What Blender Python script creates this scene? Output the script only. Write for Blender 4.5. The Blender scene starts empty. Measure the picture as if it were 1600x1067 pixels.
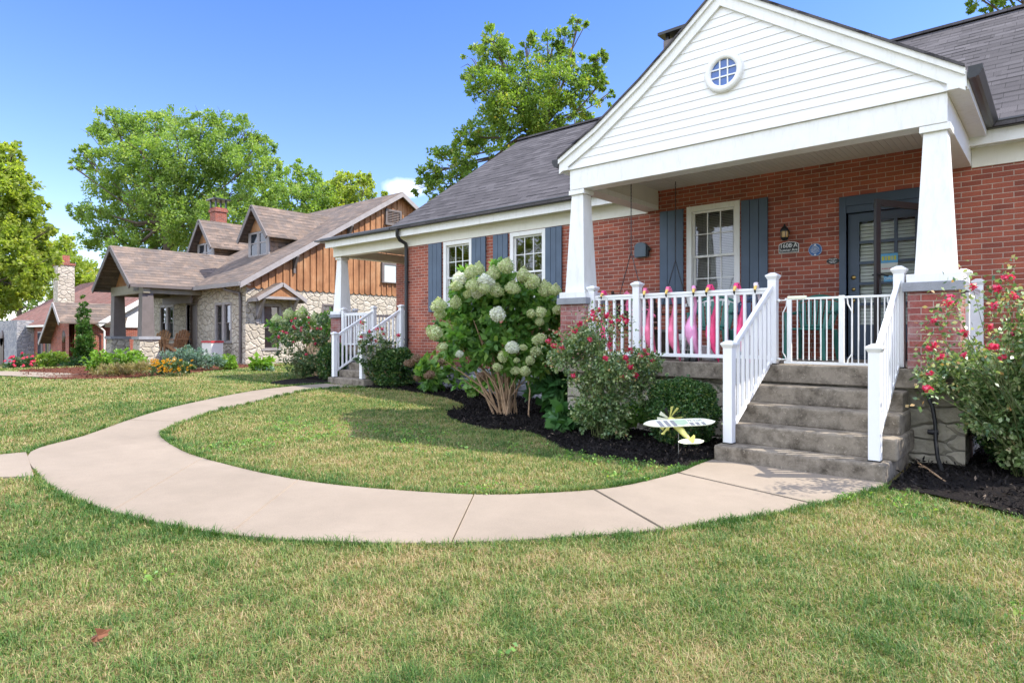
import bpy, bmesh, math, random
import numpy as np
from mathutils import Vector, Matrix, Euler
R = math.radians
random.seed(7)
rng = np.random.default_rng(11)
scene = bpy.context.scene
C = scene.collection

# ------------------------------------------------------------------ camera model (metres; X along the facade, Y into the house)
F, YAW, HY, H = 985.0, R(41.03), 521.0, 1.36
cam_d = bpy.data.cameras.new('camera'); cam = bpy.data.objects.new('camera', cam_d); C.objects.link(cam)
cam.location = (0, 0, H); cam.rotation_euler = (R(90), 0, YAW)
cam_d.sensor_width = 36; cam_d.lens = F/1600*36; cam_d.shift_y = -(533.5-HY)/1600
cam_d.clip_start = .05; cam_d.clip_end = 6000
scene.camera = cam

def at(px, py, d):
    """world point seen at a photograph pixel, d metres along the view axis"""
    a = (px-800)/F*d; u = (HY-py)/F*d
    return Vector((-math.sin(YAW)*d+math.cos(YAW)*a, math.cos(YAW)*d+math.sin(YAW)*a, H+u))

def sm(a, b, t):
    u = min(1, max(0, (t-a)/(b-a))); return u*u*(3-2*u)
def G(x, y):
    return .12*sm(-7.5, -13, x)+.03*sm(-13, -22, x)-1.1*sm(-25, -47, x)
def Gn(x):
    s = lambda a, b, t: (lambda u: u*u*(3-2*u))(np.clip((t-a)/(b-a), 0, 1))
    return .12*s(-7.5, -13, x)+.03*s(-13, -22, x)-1.1*s(-25, -47, x)

# ------------------------------------------------------------------ light
SUN = Vector((.67, .49, 1)).normalized()
W = bpy.data.worlds.new('World'); scene.world = W; W.use_nodes = True
nt = W.node_tree
sky = nt.nodes.new('ShaderNodeTexSky'); sky.sky_type = 'NISHITA'; sky.sun_disc = False
sky.sun_elevation = math.asin(SUN.z); sky.sun_rotation = math.atan2(SUN.x, SUN.y)
sky.air_density = 1.0; sky.dust_density = .35; sky.ozone_density = 2.5
bg = nt.nodes['Background']; bg.inputs[1].default_value = .1
nt.links.new(sky.outputs[0], bg.inputs[0])
sl = bpy.data.lights.new('sun', 'SUN'); sl.energy = 2.65; sl.angle = R(.5); sl.color = (1, .93, .81)
so = bpy.data.objects.new('sun', sl); C.objects.link(so); so.rotation_euler = SUN.to_track_quat('Z', 'Y').to_euler()
scene.view_settings.view_transform = 'Standard'; scene.view_settings.look = 'None'
scene.view_settings.exposure = 1.74

# ------------------------------------------------------------------ materials
MATS = {}
class NB:
    def __init__(s, name):
        s.m = bpy.data.materials.new(name); s.m.use_nodes = True
        s.t = s.m.node_tree; s.b = s.t.nodes['Principled BSDF']; s.out = s.t.nodes['Material Output']
        MATS[name] = s.m
    def n(s, typ, **k):
        q = s.t.nodes.new(typ)
        for a, v in k.items(): setattr(q, a, v)
        return q
    def l(s, a, b): s.t.links.new(a, b)
    def coord(s, kind='Object'):
        return s.n('ShaderNodeTexCoord').outputs[kind]
    def noise(s, scale, det=4, rough=.55, vec=None, stretch=None):
        q = s.n('ShaderNodeTexNoise'); q.inputs['Scale'].default_value = scale
        q.inputs['Detail'].default_value = det; q.inputs['Roughness'].default_value = rough
        v = vec or s.coord()
        if stretch:
            mp = s.n('ShaderNodeMapping'); mp.inputs['Scale'].default_value = stretch; s.l(v, mp.inputs[0]); v = mp.outputs[0]
        s.l(v, q.inputs['Vector']); return q.outputs['Fac']
    def ramp(s, fac, *stops):
        q = s.n('ShaderNodeValToRGB'); e = q.color_ramp.elements
        while len(e) < len(stops): e.new(.5)
        for i, (p, c) in enumerate(stops):
            e[i].position = p; e[i].color = (*c, 1) if len(c) == 3 else c
        s.l(fac, q.inputs[0]); return q.outputs[0]
    def mix(s, fac, a, b, mode='MIX'):
        q = s.n('ShaderNodeMix', data_type='RGBA', blend_type=mode)
        for i, v in ((0, fac), (6, a), (7, b)):
            if isinstance(v, (int, float)): q.inputs[i].default_value = v
            elif isinstance(v, tuple): q.inputs[i].default_value = (*v, 1)
            else: s.l(v, q.inputs[i])
        return q.outputs[2]
    def base(s, c):
        if isinstance(c, tuple): s.b.inputs['Base Color'].default_value = (*c, 1)
        else: s.l(c, s.b.inputs['Base Color'])
        return s
    def rough(s, v, spec=.5):
        if isinstance(v, (int, float)): s.b.inputs['Roughness'].default_value = v
        else: s.l(v, s.b.inputs['Roughness'])
        s.b.inputs['Specular IOR Level'].default_value = spec; return s
    def bump(s, h, strength=.3, dist=.01):
        q = s.n('ShaderNodeBump'); q.inputs['Strength'].default_value = strength; q.inputs['Distance'].default_value = dist
        s.l(h, q.inputs['Height']); s.l(q.outputs[0], s.b.inputs['Normal']); return s

def plain(name, c, r=.5, var=.12, scale=6, bump=0, spec=.4, metal=0):
    b = NB(name)
    f = b.noise(scale, 5)
    lo = tuple(x*(1-var) for x in c); hi = tuple(min(1, x*(1+var)) for x in c)
    b.base(b.ramp(f, (.3, lo), (.7, hi))).rough(r, spec)
    if metal: b.b.inputs['Metallic'].default_value = metal
    if bump: b.bump(b.noise(scale*8, 4), bump, .004)
    return b.m

def brick_mat(name, c1, c2, mortar, bw=.214, rh=.0677, ms=.0048, bump=.5, wash=None, squash=None, rot=0):
    b = NB(name)
    uv = b.coord('UV')
    if rot:
        mp = b.n('ShaderNodeMapping'); mp.inputs['Rotation'].default_value = (0, 0, R(rot)); b.l(uv, mp.inputs[0]); uv = mp.outputs[0]
    wob = b.n('ShaderNodeVectorMath', operation='SCALE'); wob.inputs['Scale'].default_value = .006
    nz = b.n('ShaderNodeTexNoise'); nz.inputs['Scale'].default_value = 9; b.l(uv, nz.inputs['Vector'])
    sub = b.n('ShaderNodeVectorMath', operation='SUBTRACT'); sub.inputs[1].default_value = (.5, .5, .5)
    b.l(nz.outputs['Color'], sub.inputs[0]); b.l(sub.outputs[0], wob.inputs[0])
    add = b.n('ShaderNodeVectorMath', operation='ADD'); b.l(uv, add.inputs[0]); b.l(wob.outputs[0], add.inputs[1])
    q = b.n('ShaderNodeTexBrick'); q.inputs['Scale'].default_value = 1
    q.inputs['Brick Width'].default_value = bw; q.inputs['Row Height'].default_value = rh
    q.inputs['Mortar Size'].default_value = ms; q.inputs['Mortar Smooth'].default_value = .25
    q.inputs['Bias'].default_value = 0
    q.inputs['Color1'].default_value = (*c1, 1); q.inputs['Color2'].default_value = (*c2, 1); q.inputs['Mortar'].default_value = (*mortar, 1)
    b.l(add.outputs[0], q.inputs['Vector'])
    n1 = b.noise(2.2, 4); n2 = b.noise(60, 5)
    col = b.mix(.55, q.outputs['Color'], b.ramp(n1, (.3, (.6, .6, .62)), (.7, (1.15, 1.08, 1.05))), 'MULTIPLY')
    col = b.mix(.5, col, b.ramp(n2, (.3, (.6, .6, .6)), (.7, (1.2, 1.2, 1.2))), 'MULTIPLY')
    if wash:
        wf = b.ramp(b.noise(3.5, 6, .7), (.45, (0, 0, 0)), (.62, (1, 1, 1)))
        col = b.mix(b.mix(.5, (0, 0, 0), wf), col, wash)
    b.base(col).rough(.85, .25)
    inv = b.n('ShaderNodeMath', operation='SUBTRACT'); inv.inputs[0].default_value = 1; b.l(q.outputs['Fac'], inv.inputs[1])
    hm = b.n('ShaderNodeMath', operation='MULTIPLY_ADD'); b.l(n2, hm.inputs[0]); hm.inputs[1].default_value = .35; b.l(inv.outputs[0], hm.inputs[2])
    b.bump(hm.outputs[0], bump, .008)
    return b.m

def shingle_mat(name, c1, c2, gap, bw=.32, rh=.21, tint=None):
    b = NB(name)
    uv = b.coord('UV')
    q = b.n('ShaderNodeTexBrick'); q.inputs['Scale'].default_value = 1
    q.inputs['Brick Width'].default_value = bw; q.inputs['Row Height'].default_value = rh
    q.inputs['Mortar Size'].default_value = .003; q.inputs['Mortar Smooth'].default_value = .4
    q.inputs['Color1'].default_value = (*c1, 1); q.inputs['Color2'].default_value = (*c2, 1); q.inputs['Mortar'].default_value = (*gap, 1)
    b.l(uv, q.inputs['Vector'])
    # second, wider random tab pattern so the rows do not repeat
    q2 = b.n('ShaderNodeTexBrick'); q2.offset = .37; q2.inputs['Scale'].default_value = 1
    q2.inputs['Brick Width'].default_value = bw*1.618; q2.inputs['Row Height'].default_value = rh
    q2.inputs['Mortar Size'].default_value = 0
    q2.inputs['Color1'].default_value = (.7, .7, .7, 1); q2.inputs['Color2'].default_value = (1.2, 1.2, 1.2, 1)
    b.l(uv, q2.inputs['Vector'])
    col = b.mix(.8, q.outputs['Color'], q2.outputs['Color'], 'MULTIPLY')
    col = b.mix(.4, col, b.ramp(b.noise(.9, 5, .65), (.3, (.72, .7, .7)), (.7, (1.2, 1.18, 1.15))), 'MULTIPLY')
    col = b.mix(.6, col, b.ramp(b.noise(90, 3), (.3, (.6, .6, .6)), (.7, (1.3, 1.3, 1.3))), 'MULTIPLY')
    if tint:
        col = b.mix(b.mix(1, b.ramp(b.noise(2.2, 5, .7), (.42, (0, 0, 0)), (.6, (.6, .6, .6))), (1, 1, 1), 'MULTIPLY'), col, tint)
    b.base(col).rough(.95, .15)
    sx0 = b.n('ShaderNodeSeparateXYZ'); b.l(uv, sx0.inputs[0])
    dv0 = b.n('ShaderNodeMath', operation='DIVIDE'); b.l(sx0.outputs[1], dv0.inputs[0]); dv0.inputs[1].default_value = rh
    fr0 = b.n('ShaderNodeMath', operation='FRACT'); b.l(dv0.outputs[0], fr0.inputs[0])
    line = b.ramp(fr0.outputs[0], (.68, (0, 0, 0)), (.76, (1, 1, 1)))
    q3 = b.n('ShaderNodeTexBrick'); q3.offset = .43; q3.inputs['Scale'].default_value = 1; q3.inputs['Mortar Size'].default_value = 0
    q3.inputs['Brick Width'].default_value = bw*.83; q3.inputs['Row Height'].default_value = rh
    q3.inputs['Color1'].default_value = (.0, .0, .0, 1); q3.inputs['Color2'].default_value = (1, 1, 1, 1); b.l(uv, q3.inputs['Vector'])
    shadow_band = b.mix(1, line, q3.outputs['Color'], 'MULTIPLY')  # broken shadow line under each butt edge is put into the colour
    col = b.mix(b.mix(1, shadow_band, (.97, .97, .97), 'MULTIPLY'), col, gap)
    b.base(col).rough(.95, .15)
    # each course laps over the one below: saw-tooth height along the slope
    sx = b.n('ShaderNodeSeparateXYZ'); b.l(uv, sx.inputs[0])
    dv = b.n('ShaderNodeMath', operation='DIVIDE'); b.l(sx.outputs[1], dv.inputs[0]); dv.inputs[1].default_value = rh
    fr = b.n('ShaderNodeMath', operation='FRACT'); b.l(dv.outputs[0], fr.inputs[0])
    iv = b.n('ShaderNodeMath', operation='SUBTRACT'); iv.inputs[0].default_value = 1; b.l(fr.outputs[0], iv.inputs[1])
    b.bump(iv.outputs[0], .8, .012)
    return b.m

def stone_mat(name, c1, c2, mortar, scale=2.6, edge=.05, bump=.8, flat=1.4):
    b = NB(name)
    uv = b.coord('UV')
    mp = b.n('ShaderNodeMapping'); mp.inputs['Scale'].default_value = (1, flat, 1); b.l(uv, mp.inputs[0])
    nz = b.n('ShaderNodeTexNoise'); nz.inputs['Scale'].default_value = 4; b.l(mp.outputs[0], nz.inputs['Vector'])
    sc = b.n('ShaderNodeVectorMath', operation='MULTIPLY_ADD'); sc.inputs[1].default_value = (.16, .16, 0)
    b.l(nz.outputs['Color'], sc.inputs[0]); b.l(mp.outputs[0], sc.inputs[2])
    v = b.n('ShaderNodeTexVoronoi', feature='DISTANCE_TO_EDGE', voronoi_dimensions='2D'); v.inputs['Scale'].default_value = scale; b.l(sc.outputs[0], v.inputs['Vector'])
    vc = b.n('ShaderNodeTexVoronoi', voronoi_dimensions='2D'); vc.inputs['Scale'].default_value = scale; b.l(sc.outputs[0], vc.inputs['Vector'])
    sep = b.n('ShaderNodeSeparateColor'); b.l(vc.outputs['Color'], sep.inputs[0])
    face = b.ramp(sep.outputs[0], (.1, c1), (.9, c2))
    face = b.mix(.7, face, b.ramp(b.noise(7, 6, .7), (.3, (.6, .6, .6)), (.72, (1.25, 1.22, 1.18))), 'MULTIPLY')
    f = b.ramp(v.outputs[0], (edge*.35, (0, 0, 0)), (edge, (1, 1, 1)))
    b.base(b.mix(f, mortar, face)).rough(.9, .2)
    hh = b.n('ShaderNodeMath', operation='MULTIPLY_ADD'); b.l(b.noise(9, 6, .7), hh.inputs[0]); hh.inputs[1].default_value = .9; b.l(b.ramp(v.outputs[0], (.01, (0, 0, 0)), (.14, (1, 1, 1))), hh.inputs[2])
    b.bump(hh.outputs[0], bump, .04)
    return b.m

def concrete_mat(name, c, dark, scale=3, stain=.5, spots=.0, cracks=False):
    b = NB(name)
    col = b.ramp(b.noise(scale, 7, .7), (.3, tuple(x*.86 for x in c)), (.7, tuple(x*1.08 for x in c)))
    st = b.ramp(b.noise(scale*.8, 6, .72), (.42, (0, 0, 0)), (.68, (1, 1, 1)))
    col = b.mix(b.mix(stain, (0, 0, 0), st), col, dark)
    col = b.mix(.5, col, b.ramp(b.noise(120, 4), (.3, (.75, .75, .75)), (.7, (1.15, 1.15, 1.15))), 'MULTIPLY')
    if spots:
        col = b.mix(b.mix(spots, (0, 0, 0), b.ramp(b.noise(26, 5, .8), (.58, (0, 0, 0)), (.66, (1, 1, 1)))), col, tuple(min(1, x*1.5) for x in c))
    if cracks:
        v = b.n('ShaderNodeTexVoronoi', feature='DISTANCE_TO_EDGE'); v.inputs['Scale'].default_value = .55
        w = b.n('ShaderNodeTexNoise'); w.inputs['Scale'].default_value = 3; w.inputs['Detail'].default_value = 6
        ob = b.coord(); b.l(ob, w.inputs['Vector'])
        q = b.n('ShaderNodeVectorMath', operation='MULTIPLY_ADD'); q.inputs[1].default_value = (.35, .35, .35); b.l(w.outputs['Color'], q.inputs[0]); b.l(ob, q.inputs[2]); b.l(q.outputs[0], v.inputs['Vector'])
        thin = b.mix(1, b.ramp(v.outputs[0], (.0015, (1, 1, 1)), (.004, (0, 0, 0))), b.ramp(b.noise(.7, 3), (.58, (0, 0, 0)), (.7, (.3, .3, .3))), 'MULTIPLY')
        col = b.mix(thin, col, tuple(x*.35 for x in c))
        col = b.mix(b.mix(.5, (0, 0, 0), b.ramp(b.noise(55, 3, .8), (.68, (0, 0, 0)), (.74, (1, 1, 1)))), col, tuple(x*.45 for x in c))
        col = b.mix(.8, col, b.ramp(b.noise(.45, 5, .6), (.3, (.86, .85, .83)), (.7, (1.08, 1.08, 1.07))), 'MULTIPLY')
    b.base(col).rough(.88, .25)
    b.bump(b.noise(90, 5), .25, .004)
    return b.m

def leaf_mat(name, stops, trans=.35, tcol=None, rough=.45, spec=.4):
    """foliage: colour varies leaf to leaf by the attribute 'var'; light also passes through the blade"""
    b = NB(name)
    at_ = b.n('ShaderNodeAttribute', attribute_name='var')
    col = b.ramp(at_.outputs['Fac'], *stops)
    b.base(col).rough(rough, spec)
    tr = b.n('ShaderNodeBsdfTranslucent')
    b.l(b.mix(1, col, tcol or (1.25, 1.35, .55), 'MULTIPLY'), tr.inputs[0])
    mx = b.n('ShaderNodeMixShader'); mx.inputs[0].default_value = trans
    b.l(b.b.outputs[0], mx.inputs[1]); b.l(tr.outputs[0], mx.inputs[2]); b.l(mx.outputs[0], b.out.inputs[0])
    return b.m

def paint_mat(name, c, dirt=.25):
    b = NB(name)
    d = b.ramp(b.noise(2.5, 6, .7), (.35, (.9, .89, .86)), (.6, (1, 1, 1)))
    d2 = b.ramp(b.noise(14, 6, .75, stretch=(1, 1, .25)), (.36, (.8, .79, .75)), (.5, (1, 1, 1)))
    col = b.mix(dirt, c, b.mix(1, d, d2, 'MULTIPLY'), 'MULTIPLY')
    b.base(col).rough(.42, .4); b.bump(b.noise(35, 3), .05, .002)
    return b.m

white = paint_mat('white_paint', (.8, .8, .79), .45)
vinyl = paint_mat('white_vinyl', (.8, .8, .81), .12)
cream = paint_mat('cream_paint', (.76, .74, .67))
brick = brick_mat('red_brick', (.42, .125, .078), (.25, .076, .055), (.52, .42, .35))
brick_p = brick_mat('washed_brick', (.34, .10, .08), (.25, .075, .07), (.42, .34, .3), wash=(.45, .36, .36))
brick_s = brick_mat('soldier_brick', (.27, .075, .06), (.2, .06, .05), (.4, .31, .26), rot=90)
brick_o = brick_mat('old_brick', (.33, .085, .05), (.2, .06, .045), (.42, .36, .32))
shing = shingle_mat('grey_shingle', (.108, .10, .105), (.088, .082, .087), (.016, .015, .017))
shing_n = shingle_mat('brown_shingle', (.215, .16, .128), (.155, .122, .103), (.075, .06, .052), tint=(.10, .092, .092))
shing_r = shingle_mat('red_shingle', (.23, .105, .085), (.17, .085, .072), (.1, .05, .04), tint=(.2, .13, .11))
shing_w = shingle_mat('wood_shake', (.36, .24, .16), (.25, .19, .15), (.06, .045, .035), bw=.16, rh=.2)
stone_f = stone_mat('foundation_stone', (.24, .25, .29), (.36, .36, .38), (.23, .23, .25), 3.3, .025, flat=1.9)
stone_t = stone_mat('tan_stone', (.33, .3, .24), (.46, .42, .34), (.25, .23, .19), 2.9, .025, flat=2.2)
stone_n = stone_mat('cottage_stone', (.40, .36, .30), (.50, .46, .395), (.42, .385, .33), 3.1, .022, bump=1)
conc = concrete_mat('walk_concrete', (.272, .224, .178), (.232, .19, .15), 1.3, .5, 0, True)
conc_s = concrete_mat('step_concrete', (.265, .225, .178), (.075, .061, .046), 7, 1, .75)
conc_e = concrete_mat('step_end_concrete', (.36, .32, .27), (.25, .22, .18), 3, .5)
cap_st = concrete_mat('cap_stone', (.30, .31, .34), (.2, .2, .22), 5, .5)
slate = plain('slate_blue_paint', (.072, .105, .155), .5, .12, 3, .05)
doorp = plain('door_blue_paint', (.045, .068, .105), .4, .1, 3)
dark = plain('dark_bronze', (.022, .02, .019), .35, .15, 5)
black = plain('black_paint', (.012, .012, .013), .4, .2, 8)
gut = plain('gutter_black', (.025, .026, .029), .32, .2, 3)
trimn = plain('brown_trim', (.13, .11, .105), .6, .12, 4)
trimg = plain('grey_trim', (.27, .25, .25), .6, .12, 4)
soff = plain('warm_soffit', (.66, .63, .58), .6, .05, 3)
brass = plain('brass', (.45, .3, .1), .3, .1, 5, metal=1)
steel = plain('steel', (.4, .4, .4), .35, .1, 5, metal=1)
amber = plain('amber_glass', (.5, .32, .12), .15, .1, 5)
woodb = NB('cedar_board')
_g = woodb.noise(3, 6, .6, stretch=(1, 1, .08)); _p = woodb.noise(1.1, 4, .6); _k = woodb.noise(30, 5, .6, stretch=(1, 1, .07))
_c = woodb.ramp(_p, (.3, (.23, .105, .052)), (.5, (.35, .175, .085)), (.72, (.45, .27, .15)))
_c = woodb.mix(.7, _c, woodb.ramp(_g, (.3, (.55, .5, .47)), (.7, (1.2, 1.18, 1.15))), 'MULTIPLY')
_c = woodb.mix(.5, _c, woodb.ramp(_k, (.35, (.6, .55, .5)), (.6, (1.1, 1.1, 1.1))), 'MULTIPLY')
woodb.base(_c).rough(.75, .25); woodb.bump(_k, .3, .006); woodb = woodb.m
wooda = plain('weathered_wood', (.36, .19, .09), .7, .3, 9, .2)
woodd = plain('dark_wood', (.05, .03, .022), .5, .3, 9, .1)
fencew = plain('fence_wood', (.42, .29, .19), .8, .2, 5, .2)
bark = NB('bark'); bark.base(bark.ramp(bark.noise(9, 6, .7, stretch=(1, 1, .2)), (.3, (.06, .048, .038)), (.7, (.19, .155, .125)))).rough(.95, .1); bark.bump(bark.noise(14, 6, .7, stretch=(1, 1, .2)), .8, .03); bark = bark.m
stemt = plain('tan_stem', (.38, .25, .15), .85, .3, 14, .3)
stemg = plain('green_stem', (.11, .13, .045), .7, .3, 14)
pinks = [plain('flamingo_pink', (.8, .065, .21), .35, .25, 9), plain('flamingo_coral', (.86, .17, .3), .35, .3, 9), plain('flamingo_orchid', (.78, .33, .56), .4, .2, 9), plain('flamingo_pale', (.74, .66, .72), .4, .1, 9)]
beaky = plain('beak_yellow', (.75, .5, .12), .4, .1, 9)
greenp = plain('green_plastic', (.035, .16, .125), .4, .12, 4)
bluep = plain('blue_plastic', (.05, .085, .17), .4, .12, 4)
signb = plain('sign_black', (.012, .012, .013), .4, .1, 5)
plaqb = plain('plaque_blue', (.035, .13, .36), .4, .1, 5)
letter = plain('letter_white', (.75, .75, .74), .5, .03, 5)
letterk = plain('letter_dark', (.06, .06, .07), .5, .05, 5)
paperw = plain('paper_white', (.66, .66, .62), .7, .05, 5)
papery = plain('paper_yellow', (.55, .52, .1), .7, .05, 5)
paperb = plain('paper_blue', (.12, .38, .62), .7, .05, 5)
blind = plain('blind_slat', (.8, .78, .72), .6, .05, 2)
curt = plain('curtain', (.33, .32, .30), .8, .2, 3)
yel = plain('whirligig_yellow', (.78, .74, .22), .45, .12, 9)
cream2 = plain('whirligig_cream', (.82, .82, .62), .45, .05, 9)
greyp = plain('whirligig_grey', (.30, .29, .29), .45, .05, 9)
rubber = plain('black_hose', (.02, .02, .022), .45, .2, 9)
wick = plain('wicker_white', (.62, .6, .56), .7, .1, 9)
redp = plain('red_paint', (.45, .04, .05), .45, .1, 9)
leafb = plain('brown_leaf', (.17, .065, .03), .7, .25, 40)
glass = NB('window_glass')
_tr = glass.n('ShaderNodeBsdfTransparent'); _tr.inputs[0].default_value = (.8, .84, .84, 1)
_gl = glass.n('ShaderNodeBsdfGlossy'); _gl.inputs['Roughness'].default_value = .015
_lw = glass.n('ShaderNodeFresnel'); _lw.inputs[0].default_value = 1.55
_ad = glass.n('ShaderNodeMath', operation='MULTIPLY_ADD'); glass.l(_lw.outputs[0], _ad.inputs[0]); _ad.inputs[1].default_value = 1.3; _ad.inputs[2].default_value = .07
_wv = glass.noise(1.6, 2); glass.b.inputs['Roughness'].default_value = .02
_bp = glass.n('ShaderNodeBump'); _bp.inputs['Strength'].default_value = .04; _bp.inputs['Distance'].default_value = .05; glass.l(_wv, _bp.inputs['Height']); glass.l(_bp.outputs[0], _gl.inputs['Normal'])
_ms = glass.n('ShaderNodeMixShader'); glass.l(_ad.outputs[0], _ms.inputs[0]); glass.l(_tr.outputs[0], _ms.inputs[1]); glass.l(_gl.outputs[0], _ms.inputs[2]); glass.l(_ms.outputs[0], glass.out.inputs[0])
glass = glass.m
sglass = glass.copy(); sglass.name = 'storm_glass'
[setattr(n.inputs[1], 'default_value', .35) or setattr(n.inputs[2], 'default_value', .0) for n in sglass.node_tree.nodes if n.type == 'MATH']
npane = plain('dark_pane', (.022, .027, .034), .07, .1, 2, spec=.5)
bglass = plain('blue_round_glass', (.045, .12, .36), .06, .1, 2, spec=.6)

L_oak = leaf_mat('leaf_oak', [(0, (.09, .155, .03)), (.45, (.165, .26, .05)), (.8, (.26, .35, .075)), (.94, (.40, .36, .08)), (1, (.5, .27, .06))], .55)
L_walnut = leaf_mat('leaf_walnut', [(0, (.11, .19, .05)), (.5, (.22, .33, .085)), (.85, (.33, .42, .12)), (1, (.42, .42, .14))], .55)
L_maple = leaf_mat('leaf_maple', [(0, (.16, .23, .04)), (.5, (.3, .37, .07)), (.85, (.4, .44, .09)), (1, (.48, .42, .09))], .6)
L_hyd = leaf_mat('leaf_hydrangea', [(0, (.07, .17, .045)), (.45, (.14, .29, .065)), (.8, (.23, .38, .085)), (1, (.36, .43, .11))], .45)
L_host = leaf_mat('leaf_hosta', [(0, (.03, .10, .035)), (.6, (.06, .165, .045)), (1, (.1, .22, .06))], .3)
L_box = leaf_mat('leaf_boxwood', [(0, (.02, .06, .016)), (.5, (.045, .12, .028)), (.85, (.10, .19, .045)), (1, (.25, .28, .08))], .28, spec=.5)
L_rose = leaf_mat('leaf_rose', [(0, (.045, .10, .04)), (.35, (.11, .19, .07)), (.62, (.22, .31, .11)), (.88, (.46, .5, .27)), (1, (.45, .22, .07))], .3, (1.2, 1.3, .6), .3, .6)
L_rosed = leaf_mat('leaf_rose_dark', [(0, (.03, .08, .03)), (.55, (.075, .145, .05)), (.88, (.2, .24, .10)), (1, (.34, .17, .07))], .3, (1.2, 1.3, .6), .35, .5)
L_lime = leaf_mat('leaf_lime', [(0, (.08, .19, .02)), (.5, (.16, .3, .03)), (1, (.28, .4, .07))], .4)
L_jun = leaf_mat('leaf_juniper', [(0, (.07, .14, .11)), (.5, (.14, .24, .18)), (1, (.24, .34, .25))], .2)
L_arb = leaf_mat('leaf_arborvitae', [(0, (.025, .075, .015)), (.6, (.06, .15, .025)), (1, (.11, .21, .04))], .25)
L_dry = leaf_mat('leaf_dry_grass', [(0, (.16, .14, .06)), (.5, (.27, .22, .1)), (1, (.36, .29, .14))], .3)
P_lime = leaf_mat('petal_lime', [(0, (.46, .5, .22)), (.45, (.58, .66, .33)), (.85, (.78, .81, .55)), (1, (.72, .6, .42))], .35, (1.05, 1.1, .8))
P_white = leaf_mat('petal_white', [(0, (.7, .74, .5)), (.4, (.84, .85, .72)), (1, (.87, .87, .8))], .3, (1, 1, .9))
P_tan = leaf_mat('petal_tan', [(0, (.22, .14, .08)), (.6, (.32, .2, .13)), (1, (.4, .28, .2))], .3, (1, 1, .8))
P_red = leaf_mat('petal_red', [(0, (.55, .015, .07)), (.6, (.74, .045, .14)), (1, (.82, .16, .28))], .35, (1.1, .8, .8))
P_yel = leaf_mat('petal_yellow', [(0, (.6, .28, .02)), (1, (.8, .48, .03))], .3, (1, .9, .7))
GRASS = leaf_mat('grass_blade', [(0, (.055, .13, .026)), (.3, (.15, .24, .055)), (.52, (.28, .305, .105)), (.72, (.39, .33, .16)), (.9, (.45, .355, .2)), (1, (.44, .30, .17))], .35, (1.15, 1.25, .6), .5, .3)
CHIP = leaf_mat('bark_chip', [(0, (.008, .007, .0075)), (.7, (.02, .017, .016)), (.93, (.05, .04, .034)), (1, (.2, .15, .11))], 0, rough=.9, spec=.15)
RCHIP = leaf_mat('red_bark_chip', [(0, (.07, .025, .015)), (.7, (.14, .05, .03)), (1, (.22, .1, .06))], 0, rough=.9, spec=.15)

_l = NB('lawn_turf')
_n1 = _l.noise(.55, 6, .65); _n2 = _l.noise(22, 6, .7); _n3 = _l.noise(150, 3)
_c = _l.ramp(_n1, (.32, (.12, .15, .045)), (.5, (.22, .2, .08)), (.64, (.31, .24, .115)))
_c = _l.mix(.75, _c, _l.ramp(_n2, (.3, (.5, .52, .45)), (.7, (1.25, 1.22, 1.1))), 'MULTIPLY')
_c = _l.mix(.6, _c, _l.ramp(_n3, (.3, (.5, .5, .5)), (.7, (1.3, 1.3, 1.3))), 'MULTIPLY')
_l.base(_c).rough(.95, .1); _l.bump(_n3, .9, .03); turf = _l.m
_l = NB('black_mulch')
_n1 = _l.noise(45, 6, .75); _n2 = _l.noise(3, 4)
_c = _l.ramp(_n1, (.3, (.006, .005, .0055)), (.6, (.024, .02, .019)), (.78, (.07, .055, .045)))
_c = _l.mix(.4, _c, _l.ramp(_n2, (.3, (.6, .6, .6)), (.7, (1.4, 1.3, 1.25))), 'MULTIPLY')
_l.base(_c).rough(.95, .1); _l.bump(_n1, 1, .04); mulch = _l.m
_l = NB('red_mulch'); _n1 = _l.noise(30, 6, .75)
_l.base(_l.ramp(_n1, (.3, (.05, .018, .012)), (.7, (.17, .065, .04)))).rough(.95, .1); _l.bump(_n1, 1, .04); rmulch = _l.m

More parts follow.
